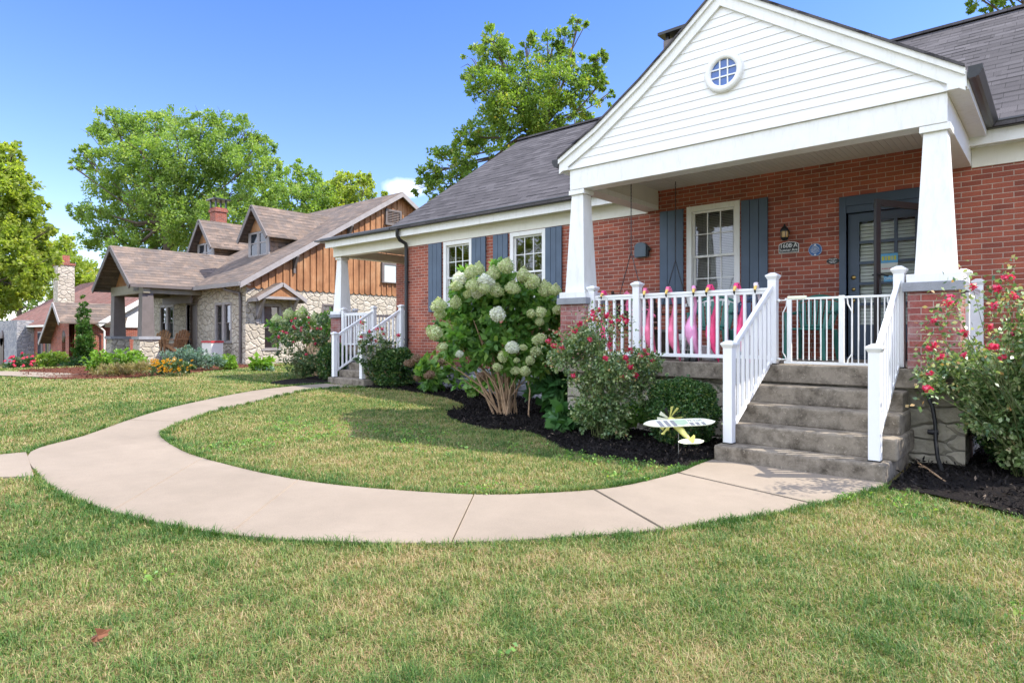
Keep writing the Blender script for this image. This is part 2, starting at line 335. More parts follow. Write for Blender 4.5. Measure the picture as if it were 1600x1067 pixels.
# ------------------------------------------------------------------ mesh helpers
class MB:
    def __init__(s): s.v = []; s.f = []; s.sm = []
    def add(s, vs, fs, smooth=False):
        o = len(s.v); s.v += [tuple(v) for v in vs]; s.f += [tuple(i+o for i in f) for f in fs]; s.sm += [smooth]*len(fs); return s
    def box(s, x0, x1, y0, y1, z0, z1):
        vs = [(x, y, z) for z in (z0, z1) for y in (y0, y1) for x in (x0, x1)]
        return s.add(vs, [(0, 2, 3, 1), (4, 5, 7, 6), (0, 1, 5, 4), (2, 6, 7, 3), (0, 4, 6, 2), (1, 3, 7, 5)])
    def obox(s, p, q, w, h, up=(0, 0, 1)):
        """bar of section w x h from p to q"""
        p = Vector(p); q = Vector(q); d = (q-p).normalized(); u = Vector(up)
        r = d.cross(u)
        if r.length < 1e-4: r = d.cross(Vector((1, 0, 0)))
        r.normalize(); u = r.cross(d)
        vs = [c+r*a*w/2+u*b*h/2 for c in (p, q) for a, b in ((-1, -1), (1, -1), (1, 1), (-1, 1))]
        return s.add(vs, [(0, 1, 2, 3), (7, 6, 5, 4), (0, 4, 5, 1), (1, 5, 6, 2), (2, 6, 7, 3), (3, 7, 4, 0)])
    def prism(s, poly, axis, a, b):
        """closed polygon (2D) swept along an axis; axis x: (y,z), y: (x,z), z: (x,y)"""
        n = len(poly)
        m = {'x': lambda p, t: (t, p[0], p[1]), 'y': lambda p, t: (p[0], t, p[1]), 'z': lambda p, t: (p[0], p[1], t)}[axis]
        vs = [m(p, a) for p in poly]+[m(p, b) for p in poly]
        return s.add(vs, [tuple(range(n))[::-1], tuple(range(n, 2*n))]+[(i, (i+1) % n, n+(i+1) % n, n+i) for i in range(n)])
    def frustum(s, cx, cy, z0, z1, h0, h1, g0=None, g1=None):
        g0 = h0 if g0 is None else g0; g1 = h1 if g1 is None else g1
        vs = [(cx+a*h0, cy+b*g0, z0) for a, b in ((-1, -1), (1, -1), (1, 1), (-1, 1))]+[(cx+a*h1, cy+b*g1, z1) for a, b in ((-1, -1), (1, -1), (1, 1), (-1, 1))]
        return s.add(vs, [(3, 2, 1, 0), (4, 5, 6, 7), (0, 1, 5, 4), (1, 2, 6, 5), (2, 3, 7, 6), (3, 0, 4, 7)])
    def quad(s, *vs): return s.add(vs, [tuple(range(len(vs)))])
    def tube(s, path, rad, n=8, smooth=True, flat=1.0):
        path = [Vector(p) for p in path]; k = len(path)
        rad = [rad]*k if isinstance(rad, (int, float)) else rad
        up = Vector((0, 0, 1)); vs = []; prev = None
        for i in range(k):
            d = (path[min(i+1, k-1)]-path[max(i-1, 0)]).normalized()
            if prev is None:
                r = d.cross(up)
                if r.length < 1e-3: r = d.cross(Vector((0, 1, 0)))
            else: r = prev-d*prev.dot(d)
            r.normalize(); prev = r; u = d.cross(r)
            for j in range(n):
                a = 2*math.pi*j/n; vs.append(path[i]+r*math.cos(a)*rad[i]+u*math.sin(a)*rad[i]*flat)
        fs = [(i*n+j, i*n+(j+1) % n, (i+1)*n+(j+1) % n, (i+1)*n+j) for i in range(k-1) for j in range(n)]
        s.add(vs, fs, smooth)
        s.add(vs[:n], [tuple(range(n))[::-1]]); s.add(vs[-n:], [tuple(range(n))]); return s
    def lathe(s, c, prof, n=16, axis='z', smooth=True):
        vs = []
        for r, h in prof:
            for j in range(n):
                a = 2*math.pi*j/n
                if axis == 'z': vs.append((c[0]+r*math.cos(a), c[1]+r*math.sin(a), c[2]+h))
                else: vs.append((c[0]+r*math.cos(a), c[1]+h, c[2]+r*math.sin(a)))
        k = len(prof)
        return s.add(vs, [(i*n+j, i*n+(j+1) % n, (i+1)*n+(j+1) % n, (i+1)*n+j) for i in range(k-1) for j in range(n)], smooth)

def uvs(me):
    """UV in metres: u level along the face, v up its slope"""
    nl = len(me.loops); n = len(me.polygons)
    if not nl: return
    no = np.zeros(n*3); me.polygons.foreach_get('normal', no); no = no.reshape(-1, 3)
    ls = np.zeros(n, int); lt = np.zeros(n, int); me.polygons.foreach_get('loop_start', ls); me.polygons.foreach_get('loop_total', lt)
    li = np.zeros(nl, int); me.loops.foreach_get('vertex_index', li)
    co = np.zeros(len(me.vertices)*3); me.vertices.foreach_get('co', co); co = co.reshape(-1, 3)
    U = np.stack([-no[:, 1], no[:, 0], np.zeros(n)], 1); ln = np.linalg.norm(U, axis=1)
    flat = ln < .05; U[flat] = (1, 0, 0); ln[flat] = 1; U /= ln[:, None]
    V = np.cross(no, U)
    rep = np.repeat(np.arange(n), lt)
    p = co[li]
    uv = np.stack([(p*U[rep]).sum(1), (p*V[rep]).sum(1)], 1)
    me.uv_layers.new(name='UVMap').data.foreach_set('uv', uv.astype(np.float32).ravel())

def root(o):
    while o.parent: o = o.parent
    return o
def obj(name, mb, m, parent=None, world=True, bev=0, loc=None):
    """one mesh object; with world=True its vertices are given in world space and shifted to the root's base"""
    me = bpy.data.meshes.new(name)
    off = root(parent).location if (parent and world) else Vector((0, 0, 0))
    me.from_pydata([(v[0]-off.x, v[1]-off.y, v[2]-off.z) for v in mb.v], [], mb.f); me.update()
    me.polygons.foreach_set('use_smooth', mb.sm)
    uvs(me); me.materials.append(m)
    o = bpy.data.objects.new(name, me); C.objects.link(o)
    if parent: o.parent = parent
    if loc is not None: o.location = loc
    if bev:
        b = o.modifiers.new('bevel', 'BEVEL'); b.width = bev; b.segments = 2; b.limit_method = 'ANGLE'
    return o
def npmesh(name, V, Fc, m, parent=None, var=None, smooth=False, off=True):
    """mesh from numpy arrays; Fc is (n,k)"""
    me = bpy.data.meshes.new(name); V = np.asarray(V, dtype=np.float32)
    if parent is not None and off: V = V-np.array(root(parent).location, dtype=np.float32)
    n, k = Fc.shape
    me.vertices.add(len(V)); me.vertices.foreach_set('co', V.ravel())
    me.loops.add(n*k); me.loops.foreach_set('vertex_index', Fc.ravel().astype(np.int32))
    me.polygons.add(n); me.polygons.foreach_set('loop_start', (np.arange(n)*k).astype(np.int32)); me.polygons.foreach_set('loop_total', np.full(n, k, np.int32))
    me.update(calc_edges=True)
    if smooth: me.polygons.foreach_set('use_smooth', np.ones(n, bool))
    if var is not None:
        a = me.attributes.new('var', 'FLOAT', 'POINT'); a.data.foreach_set('value', np.asarray(var, np.float32))
    me.materials.append(m)
    o = bpy.data.objects.new(name, me); C.objects.link(o)
    if parent is not None: o.parent = parent
    return o
def tag(o, label, cat, group=None, kind=None):
    if label: o['label'] = label
    if cat: o['category'] = cat
    if group: o['group'] = group
    if kind: o['kind'] = kind
    return o
def thing(name, label, cat, loc=(0, 0, 0), rotz=0, group=None):
    o = bpy.data.objects.new(name, None); C.objects.link(o); o.empty_display_size = .2
    o.location = loc; o.rotation_euler = (0, 0, rotz); return tag(o, label, cat, group)
def struct(o): o['kind'] = 'structure'; return o
def share(src, parent, loc=(0, 0, 0), rot=None, scale=None, mat=None):
    o = src.copy(); C.objects.link(o); o.parent = parent; o.location = loc
    if rot: o.rotation_euler = rot
    if scale: o.scale = scale
    if mat:
        o.data = o.data.copy(); o.data.materials[0] = mat
    return o
def copy_tree(o, parent=None):
    c = o.copy(); C.objects.link(c); c.parent = parent
    for ch in list(o.children): copy_tree(ch, c)
    return c
def text(body, size, m, parent, name='lettering', loc=(0, 0, 0), rot=(R(90), 0, 0), depth=.002, align='CENTER', sx=1):
    cu = bpy.data.curves.new(name, 'FONT'); cu.body = body; cu.size = size; cu.extrude = depth; cu.align_x = align; cu.align_y = 'CENTER'; cu.space_line = .95
    t = bpy.data.objects.new('tmp', cu); C.objects.link(t)
    dg = bpy.context.evaluated_depsgraph_get(); me = bpy.data.meshes.new_from_object(t.evaluated_get(dg))
    bpy.data.objects.remove(t); me.materials.clear(); me.materials.append(m); me.name = name
    o = bpy.data.objects.new(name, me); C.objects.link(o); o.parent = parent; o.location = loc; o.rotation_euler = rot; o.scale = (sx, 1, 1)
    return o

# foliage --------------------------------------------------------------
def leaf_arrays(P, size, out=None, wid=.3, droop=.2, fold=.1, var=None):
    n = len(P); size = np.broadcast_to(size, n)[:, None]
    d = rng.normal(size=(n, 3)); d[:, 2] -= droop
    if out is not None: d += out*.9
    d /= np.linalg.norm(d, axis=1)[:, None]
    nn = rng.normal(size=(n, 3)); nn[:, 2] += .8
    nn -= d*(nn*d).sum(1)[:, None]; nn /= np.linalg.norm(nn, axis=1)[:, None]
    w = np.cross(d, nn)
    V = np.empty((n, 4, 3))
    V[:, 0] = P; V[:, 2] = P+d*size
    V[:, 1] = P+d*size*.45+w*size*wid+nn*size*fold; V[:, 3] = P+d*size*.45-w*size*wid+nn*size*fold
    Fc = np.arange(n*4).reshape(n, 4)
    if var is None: var = rng.random(n)
    return V.reshape(-1, 3), Fc, np.repeat(var, 4)
def lobe_points(lobes, n, shell=.55, sub=None):
    """points scattered in clumps through the volume of a list of ellipsoids (cx,cy,cz,rx,ry,rz)"""
    L = np.array([list(map(float, l)) for l in lobes]); vol = (L[:, 3]*L[:, 4]*L[:, 5])**.72; pr = vol/vol.sum()
    nc = max(1, n//(sub or 40))
    k = rng.choice(len(L), nc, p=pr)
    u = rng.normal(size=(nc, 3)); u /= np.linalg.norm(u, axis=1)[:, None]
    rr = (shell+(1-shell)*rng.random(nc)**.6)*rng.uniform(.8, 1.12, nc)
    cc = L[k, :3]+u*rr[:, None]*L[k, 3:6]
    idx = rng.choice(nc, n)
    cr = (L[k, 3:6].mean(1)*.24)*rng.uniform(.6, 1.4, nc)
    g = rng.normal(size=(n, 3)); g /= np.linalg.norm(g, axis=1)[:, None]
    off = g*(rng.random(n)**.45)[:, None]*cr[idx][:, None]
    P = cc[idx]+off
    cv = rng.random(nc)
    return P, u[idx], np.clip(cv[idx]*.5+rng.random(n)*.5, 0, 1), cc
def foliage(name, lobes, n, size, m, parent, shell=.5, wid=.3, sub=None, droop=.2, off=True, zmin=None):
    P, o, v, cc = lobe_points(lobes, n, shell, sub)
    if zmin is not None:
        k = P[:, 2] > zmin; P, o, v = P[k], o[k], v[k]
    V, Fc, var = leaf_arrays(P, size*rng.uniform(.7, 1.25, len(P)), o, wid, droop, .1, v)
    ob = npmesh(name, V, Fc, m, parent, var, off=off); return ob, cc
# ================================================================== setting: ground, path, beds
def catmull(pts, k=5):
    P = [Vector((*p, 0)) for p in pts]; out = []
    for i in range(len(P)-1):
        a = P[max(i-1, 0)]; b = P[i]; c = P[i+1]; d = P[min(i+2, len(P)-1)]
        for j in range(k):
            t = j/k
            q = .5*((2*b)+(c-a)*t+(2*a-5*b+4*c-d)*t*t+(3*b-a-3*c+d)*t**3); out.append((q.x, q.y))
    out.append(tuple(pts[-1])); return out
xs = np.unique(np.concatenate([[-3000, -1200, -500, -250, -150, -100, -80], np.arange(-66, -26, 1.0), np.arange(-26, 6, .5), [8, 12, 20, 40, 80, 200, 600, 3000]]))
ys = np.unique(np.concatenate([[-3000, -900, -300, -120, -60, -40], np.arange(-30, 30, 1.5), [40, 60, 100, 200, 500, 1500, 3000]]))
XX, YY = np.meshgrid(xs, ys, indexing='ij'); nx, ny = XX.shape
Vg = np.stack([XX.ravel(), YY.ravel(), Gn(XX.ravel())], 1)
ii = np.arange(nx*ny).reshape(nx, ny)
Fg = np.stack([ii[:-1, :-1].ravel(), ii[1:, :-1].ravel(), ii[1:, 1:].ravel(), ii[:-1, 1:].ravel()], 1)
struct(npmesh('lawn', Vg, Fg, turf, smooth=True))

SEC_O = [(-1.17, 6.495), (-1.29, 5.9), (-1.48, 5.32), (-1.65, 4.82), (-1.87, 4.41), (-2.07, 3.96), (-2.43, 3.44), (-2.96, 2.81), (-3.56, 2.32), (-4.02, 2.04), (-4.51, 1.83), (-5.08, 1.68), (-5.68, 1.58), (-6.42, 1.53), (-7.29, 1.57), (-8.73, 1.79), (-9.43, 2.48), (-10.39, 3.3), (-11.24, 4.14), (-12.13, 5.27), (-13.07, 6.62), (-13.44, 7.58), (-13.55, 8.62)]
SEC_I = [(-2.81, 6.495), (-2.81, 6.13), (-2.79, 5.64), (-2.86, 5.1), (-2.93, 4.8), (-3.03, 4.56), (-3.31, 4.16), (-3.70, 3.77), (-4.41, 3.39), (-5.03, 3.15), (-5.72, 3.02), (-6.54, 2.96), (-7.29, 2.95), (-8.02, 3.03), (-8.70, 3.15), (-9.0, 3.25), (-9.22, 3.38), (-9.79, 3.83), (-10.44, 4.53), (-11.25, 5.7), (-12.2, 7.2), (-12.42, 8.05), (-12.15, 8.62)]
K = 5
CO = catmull(SEC_O, K); CI = catmull(SEC_I, K)
joints = [2*K, 5*K, 7*K, 9*K+2, 11*K+3, 17*K, 20*K]
pm = MB(); TH = .018
def slab(A, B):
    n = len(A)
    vs = [(x, y, G(x, y)+TH) for x, y in A]+[(x, y, G(x, y)+TH) for x, y in B]+[(x, y, G(x, y)-.12) for x, y in A]+[(x, y, G(x, y)-.12) for x, y in B]
    fs = []
    for i in range(n-1):
        fs += [(i, i+1, n+i+1, n+i), (i+1, i, 2*n+i, 2*n+i+1), (n+i, n+i+1, 3*n+i+1, 3*n+i)]
    fs += [(0, n, 3*n, 2*n), (n-1, 2*n-1+0, 4*n-1, 3*n-1)]
    pm.add(vs, fs)
cuts = [0]+joints+[len(CO)-1]
gapw = .006
for a, b in zip(cuts[:-1], cuts[1:]):
    A = CO[a:b+1]; B = CI[a:b+1]
    sh = lambda P, Q: (P[0]+(Q[0]-P[0])*gapw/max(1e-6, math.dist(P, Q)), P[1]+(Q[1]-P[1])*gapw/max(1e-6, math.dist(P, Q)))
    A = [sh(A[0], A[1])]+A[1:-1]+[sh(A[-1], A[-2])]; B = [sh(B[0], B[1])]+B[1:-1]+[sh(B[-1], B[-2])]
    slab(A, B)
BR_A = [(-8.75, 1.77), (-8.79, 1.53), (-8.85, 1.02), (-9.25, .13), (-9.9, -2), (-10.2, -6)]
BR_B = [(-7.31, 1.54), (-7.52, 1.31), (-7.86, .9), (-8.35, .12), (-8.9, -2), (-9.1, -6)]
slab([(x, y-.012) for x, y in BR_A], [(x, y-.012) for x, y in BR_B])
struct(obj('path', pm, conc, bev=.006))
PATH_POLY = CO+CI[::-1]
BR_POLY = BR_A+BR_B[::-1]
# narrow walk to the cottage next door
NP_ = [(-42, -.2), (-30, 1.9), (-24, 3.4), (-20.7, 4.6), (-20.3, 5.8), (-20.9, 6.3), (-22, 5.6), (-25, 4.5), (-31, 3.1), (-42, 1.0)]
def sheet(name, poly, m, lift, sub=0, hump=0, cx=None):
    b = bmesh.new(); vs = [b.verts.new((x, y, 0)) for x, y in poly]
    f = b.faces.new(vs); bmesh.ops.triangulate(b, faces=[f])
    if sub: bmesh.ops.subdivide_edges(b, edges=b.edges[:], cuts=sub, use_grid_fill=True); bmesh.ops.triangulate(b, faces=b.faces[:])
    for v in b.verts:
        edge = 0 if v.is_boundary else 1
        v.co.z = G(v.co.x, v.co.y)+lift+edge*hump*(.6+.8*random.random())
    bmesh.ops.recalc_face_normals(b, faces=b.faces[:])
    if sum(f.normal.z for f in b.faces) < 0: bmesh.ops.reverse_faces(b, faces=b.faces[:])
    me = bpy.data.meshes.new(name); b.to_mesh(me); b.free(); me.materials.append(m)
    o = bpy.data.objects.new(name, me); C.objects.link(o); return struct(o)
sheet('neighbour_walk', NP_, conc, .03)
BED = catmull([(-12.13, 8.7), (-11.6, 8.85), (-10.9, 9.0), (-9.9, 8.9), (-9.0, 8.65), (-8.35, 8.25), (-8.05, 7.9), (-8.0, 7.55), (-7.8, 7.3), (-7.5, 7.05), (-7.1, 6.83), (-6.44, 6.57), (-6.0, 6.55), (-5.5, 6.66), (-5.04, 6.44), (-4.36, 5.95), (-3.83, 5.82), (-3.3, 5.88), (-2.84, 5.84)], 4)+[(-2.84, 6.5), (-2.82, 8.0), (-5.6, 8.0), (-5.6, 10.0), (-12.1, 10.0), (-12.1, 9.0)]
RBED = [(-1.15, 6.5), (-1.14, 6.3), (-.99, 6.3), (-.72, 6.38), (-.42, 6.2), (-.2, 5.95), (.4, 5.75), (1.5, 5.8), (3.6, 5.8), (3.6, 10), (-1.15, 10)]
LBED = catmull([(-13.55, 8.8), (-13.75, 8.1), (-14.3, 7.75), (-15.0, 8.0), (-15.6, 8.8), (-15.8, 9.6), (-15.6, 10.1)], 4)+[(-13.5, 10.1)]
NBED = catmull([(-19.9, 4.6), (-19.1, 5.76), (-19.27, 6.94), (-20.3, 8.6), (-21.6, 10.4), (-21.8, 12.2)], 4)+[(-23.7, 12.2), (-23.7, 11.6), (-27.2, 11.6), (-27.2, 8), (-26, 5), (-22, 4.3)]
sheet('mulch_bed', BED, mulch, .012, 3, .02)
sheet('mulch_bed', RBED, mulch, .012, 3, .02)
sheet('mulch_bed', LBED, mulch, .012, 2, .02)
sheet('neighbour_mulch_bed', NBED, rmulch, .014, 2, .02)

def inside(poly, x, y):
    r = np.zeros(len(x), bool); n = len(poly)
    for i in range(n):
        x0, y0 = poly[i]; x1, y1 = poly[(i+1) % n]
        if y0 == y1: continue
        c = ((y0 > y) != (y1 > y)) & (x < (x1-x0)*(y-y0)/(y1-y0)+x0); r ^= c
    return r

# ================================================================== the brick house
HL = (-6.0, 9.98, 0.0)
house = thing('brick_house', 'red brick house with slate blue shutters and a white gabled front porch', 'house', HL)
YW = 9.98; FZ = .995                      # front wall plane, porch floor level
def wall(mb, x0, x1, z0, z1, y, ops, rec=.1, ax='y', back=.25, sgn=1):
    """wall face with openings (x0,x1,z0,z1) and their reveals; ax y: faces -Y at depth y; ax x: faces +X at x=y"""
    if ax == 'y': M = lambda u, d, z: (u, y+d, z)
    else: M = lambda u, d, z: (y-d, u, z)
    us = sorted({x0, x1, *[o[0] for o in ops], *[o[1] for o in ops]}); zs = sorted({z0, z1, *[o[2] for o in ops], *[o[3] for o in ops]})
    us = [u for u in us if x0 <= u <= x1]; zs = [z for z in zs if z0 <= z <= z1]
    for a, b in zip(us[:-1], us[1:]):
        for c, d in zip(zs[:-1], zs[1:]):
            if any(o[0] <= (a+b)/2 <= o[1] and o[2] <= (c+d)/2 <= o[3] for o in ops): continue
            mb.quad(M(a, 0, c), M(b, 0, c), M(b, 0, d), M(a, 0, d))
            mb.quad(M(b, back, c), M(a, back, c), M(a, back, d), M(b, back, d))
    for o in ops:
        a, b, c, d = o[:4]
        mb.quad(M(a, 0, c), M(a, 0, d), M(a, back, d), M(a, back, c)); mb.quad(M(b, 0, d), M(b, 0, c), M(b, back, c), M(b, back, d))
        mb.quad(M(a, 0, d), M(b, 0, d), M(b, back, d), M(a, back, d)); mb.quad(M(b, 0, c), M(a, 0, c), M(a, back, c), M(b, back, c))

WL = (-10.79, -9.86, 1.86, 3.47); WM = (-8.74, -7.79, 1.86, 3.47); WP = (-4.77, -3.86, 1.86, 3.49); DO = (-2.32, -1.34, FZ, 3.20)
wm = MB()
wall(wm, -12.05, -5.5, .82, 3.6, YW, [WL, WM]); wall(wm, -5.5, -1.0, .8, 3.9, YW, [WP, DO]); wall(wm, -1.0, 3.5, .82, 3.6, YW, [])
obj('wall', wm, brick, house)
s = MB(); s.box(-12.06, -5.5, YW-.012, YW+.2, .60, .82); obj('soldier_course', s, brick_s, house)
s = MB(); s.box(-12.07, -5.62, YW-.03, YW+.2, -.1, .60); obj('foundation', s, stone_f, house)
s = MB(); s.box(-.9, 3.5, YW-.03, YW+.2, -.1, .82); obj('foundation', s, stone_f, house)
s = MB(); s.box(-5.62, -.72, 7.74, 7.9, -.1, .79); s.box(-5.62, -5.4, 7.9, YW-.03, -.1, .79); s.box(-.9, -.72, 7.9, YW-.03, -.1, .79); obj('porch_foundation', s, stone_t, house)
s = MB(); s.box(-12.05, -11.8, YW+.3, 19, -.1, 4.2); s.prism([(9.99, 3.95), (19, 3.95), (14.5, 7.0)], 'x', -12.05, -11.85)
s.box(-12, 3.5, 18.8, 19, -.1, 4); s.box(3.3, 3.5, YW+.3, 18.8, -.1, 4); s.prism([(9.99, 3.95), (19, 3.95), (14.5, 7.0)], 'x', 3.3, 3.5); obj('side_wall', s, brick, house)
s = MB(); s.box(-11.7, 3.2, YW+3.2, YW+3.3, .3, 3.9); s.box(-11.7, 3.2, YW+.3, YW+3.2, .7, .8); obj('interior', s, curt, house)
# rear wing beside the end porch
s = MB(); wall(s, -15.55, -12.05, 0, 3.7, 12.4, []); s.box(-15.55, -15.3, 12.65, 17, 0, 3.7); obj('wing_wall', s, brick, house)

# roofs
s = MB(); sl_ = (7.18-3.95)/(14.5-9.62)
s.prism([(9.60, 3.93), (14.5, 7.18), (19.4, 3.93), (19.4, 3.87), (14.5, 7.11), (9.60, 3.87)], 'x', -12.3, 3.8)
s.box(-12.3, 3.8, 14.38, 14.62, 7.15, 7.2)
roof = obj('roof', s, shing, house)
s = MB(); s.prism([(9.58, 3.925), (17.3, 4.0), (17.3, 3.9), (9.58, 3.88)], 'x', -15.6, -12.3); obj('flat_porch_roof', s, gut, house)
s = MB(); s.box(-7.45, -6.5, 14.3, 15.2, 6.8, 8.62); ch = obj('chimney', s, plain('chimney_grey', (.16, .14, .14), .8, .2, 5), roof)
s = MB(); s.box(-7.56, -6.38, 14.2, 15.3, 8.75, 8.82); [s.box(x, x+.08, y, y+.08, 8.6, 8.76) for x in (-7.42, -6.6) for y in (14.35, 15.05)]; obj('chimney_cap', s, gut, ch)
def eave(x0, x1, tag_=''):
    s = MB(); s.box(x0, x1, YW-.022, YW+.2, 3.478, 3.80); obj('frieze', s, cream, house, bev=.004)
    s = MB(); s.box(x0-.03, x1, 9.72, 9.76, 3.70, 3.90); s.box(x0-.03, x1, 9.76, YW+.1, 3.765, 3.785); s.box(x0-.03, x1, YW-.05, YW-.022, 3.72, 3.765); obj('fascia', s, white, house, bev=.004)
    s = MB(); s.prism([(9.72, 3.955), (9.61, 3.955), (9.595, 3.93), (9.61, 3.885), (9.64, 3.865), (9.72, 3.865)], 'x', x0-.12, x1); obj('gutter', s, gut, house)
eave(-15.25, -5.5); eave(-.86, 3.5)
s = MB(); s.tube([(-12.08, 9.66, 3.86), (-12.08, 9.66, 3.72), (-12.08, 9.74, 3.62), (-12.06, 9.90, 3.55), (-12.06, 9.925, 3.4), (-12.06, 9.925, .55), (-12.1, 9.8, .35)], .045, 10); [s.box(-12.115, -12.005, 9.9, 9.98, z, z+.03) for z in (1.2, 2.6)]; obj('downspout', s, gut, house)

# ------------- windows and shutters
def window(o, parent, y=YW, cols=3, rows=2, blinds=False, head=.0, m=white, ax='y', casing=.09, dep=.07, proud=.012, sash_m=None, lights=True):
    a, b, c, d = o
    M = MB
    def bx(mb, u0, u1, d0, d1, z0, z1):
        if ax == 'y': mb.box(u0, u1, y+d0, y+d1, z0, z1)
        else: mb.box(y-d1, y-d0, u0, u1, z0, z1)
    f = MB(); bx(f, a, a+casing, -proud, dep, c, d); bx(f, b-casing, b, -proud, dep, c, d); bx(f, a+casing, b-casing, -proud+.002, dep, d-casing, d)
    bx(f, a+casing, b-casing, .05, .12, c, c+.03)
    w = obj('window', f, m, parent, bev=.004)
    s_ = MB(); bx(s_, a-.03, b+.03, -.05, dep+.05, c-.05, c+.0); obj('sill', s_, m, w, bev=.004)
    ai, bi, ci, di = a+casing, b-casing, c+.03, d-casing; mid = (ci+di)/2
    for lo, hi, dd in ((ci, mid+.02, .075), (mid-.02, di, .045)):
        s_ = MB(); t = .035
        bx(s_, ai, ai+t, dd, dd+.03, lo, hi); bx(s_, bi-t, bi, dd, dd+.03, lo, hi); bx(s_, ai+t, bi-t, dd, dd+.03, hi-t, hi); bx(s_, ai+t, bi-t, dd, dd+.03, lo, lo+t)
        if lights:
            for i in range(1, cols): x = ai+t+(bi-ai-2*t)*i/cols; bx(s_, x-.008, x+.008, dd+.004, dd+.026, lo+t, hi-t)
            for i in range(1, rows): z = lo+t+(hi-lo-2*t)*i/rows; bx(s_, ai+t, bi-t, dd+.005, dd+.025, z-.008, z+.008)
        sh_ = obj('sash', s_, sash_m or m, w)
        g = MB(); z0, z1 = lo+t, hi-t
        if ax == 'y': g.quad((ai+t, y+dd+.018, z0), (bi-t, y+dd+.018, z0), (bi-t, y+dd+.018, z1), (ai+t, y+dd+.018, z1))
        else: g.quad((y-dd-.018, ai+t, z0), (y-dd-.018, bi-t, z0), (y-dd-.018, bi-t, z1), (y-dd-.018, ai+t, z1))
        obj('pane', g, glass, w)
    if blinds:
        s_ = MB(); z = ci
        while z < di-.02:
            if ax == 'y': s_.add([(ai, y+.16, z), (bi, y+.16, z), (bi, y+.185, z+.019), (ai, y+.185, z+.019)], [(0, 1, 2, 3)])
            z += .027
        obj('blind', s_, blind, w)
    return w
for o, bl in ((WL, False), (WM, False), (WP, True)):
    window(o, house, blinds=bl)
def shutter(x0, x1, z0=1.86, z1=3.465):
    s = MB(); n = 3; w = (x1-x0)/n
    for i in range(n): s.box(x0+i*w+.004, x0+(i+1)*w-.004, YW-.05, YW-.022, z0, z1-(.004 if i == 1 else 0))
    s.box(x0+.02, x1-.02, YW-.022, YW-.003, z0+.15, z0+.24); s.box(x0+.02, x1-.02, YW-.022, YW-.003, z1-.24, z1-.15)
    obj('shutter', s, slate, house, bev=.003)
for a, b in ((-11.27, -10.82), (-9.84, -9.41), (-9.19, -8.77), (-7.77, -7.36), (-5.25, -4.81), (-3.83, -3.41)): shutter(a, b)

# ------------- front door, side of blinds, storm door standing open
s = MB(); a, b, c, d = DO
s.box(a-.09, a, YW-.03, YW+.12, c, d+.12); s.box(b, b+.09, YW-.03, YW+.12, c, d+.12); s.box(a, b, YW-.028, YW+.12, d-.02, d+.12); s.box(a, b, YW-.012, YW+.11, d-.12, d-.02)
s.box(a, b, YW-.04, YW+.15, c, c+.03); dfr = obj('door_frame', s, doorp, house, bev=.004)
s = MB(); x0, x1, z0, z1 = a+.01, b-.01, c+.04, d-.13
st = .14; y0, y1 = YW+.06, YW+.105
s.box(x0, x0+st, y0, y1, z0, z1); s.box(x1-st, x1, y0, y1, z0, z1); s.box(x0+st, x1-st, y0, y1, z0, z0+.45); s.box(x0+st, x1-st, y0, y1, z1-.12, z1)
nx_, nz_ = 3, 5; gx0, gx1, gz0, gz1 = x0+st, x1-st, z0+.45, z1-.12
for i in range(1, nx_): x = gx0+(gx1-gx0)*i/nx_; s.box(x-.02, x+.02, y0+.004, y1-.004, gz0, gz1)
for i in range(1, nz_): z = gz0+(gz1-gz0)*i/nz_; s.box(gx0, gx1, y0+.006, y1-.006, z-.02, z+.02)
door = obj('door', s, doorp, house)
g = MB(); g.quad((gx0, y0+.022, gz0), (gx1, y0+.022, gz0), (gx1, y0+.022, gz1), (gx0, y0+.022, gz1)); obj('pane', g, sglass, door)
g = MB(); z = gz0
while z < gz1-.02:
    g.add([(gx0, y1+.03, z), (gx1, y1+.03, z), (gx1, y1+.045, z+.043), (gx0, y1+.045, z+.043)], [(0, 1, 2, 3)]); z += .05
obj('blind', g, blind, door)
g = MB(); kx = x0+.07
for z, r in ((2.16, .032), (1.99, .026)): q_ = MB(); q_.lathe((kx, y0, z), [(0, -.02), (r*.8, -.018), (r, -.006), (r, 0)], 14, 'y'); obj('deadbolt', q_, brass, door)
g.tube([(kx, y0-.01, 1.80), (kx, y0-.06, 1.79), (kx, y0-.065, 1.72), (kx, y0-.01, 1.66)], .012, 8); g.lathe((kx, y0, 1.83), [(0, -.03), (.026, -.026), (.03, -.01), (.018, 0)], 14, 'y')
obj('door_handle', g, brass, door)
# notices taped inside the glass
nx0 = -1.86
g = MB(); g.box(-1.90, -1.69, y0-.004, y0-.001, 2.34, 2.47); nb = obj('notice', g, paperb, door)
g = MB(); x = -1.885
for w_ in (.03, .022, .035, .018, .03): g.box(x, x+w_, y0-.0055, y0-.004, 2.375, 2.435); x += w_+.01
obj('lettering', g, papery, nb)
g = MB(); g.box(-1.90, -1.69, y0-.004, y0-.001, 2.21, 2.338); nb = obj('notice', g, paperw, door)
g = MB(); x = -1.885
while x < -1.71: g.box(x, x+.009, y0-.0055, y0-.004, 2.254, 2.268); x += random.choice((.012, .012, .018))
obj('lettering', g, redp, nb)
g = MB(); g.box(-1.86, -1.72, y0-.004, y0-.001, 2.08, 2.16); nb = obj('notice', g, paperb, door)
text('OPEN', .05, letter, nb, loc=(-1.79-HL[0], y0-.006-HL[1], 2.12-HL[2]), depth=.001)
hx, hy = b+.0, YW-.045; ang = R(180+63)
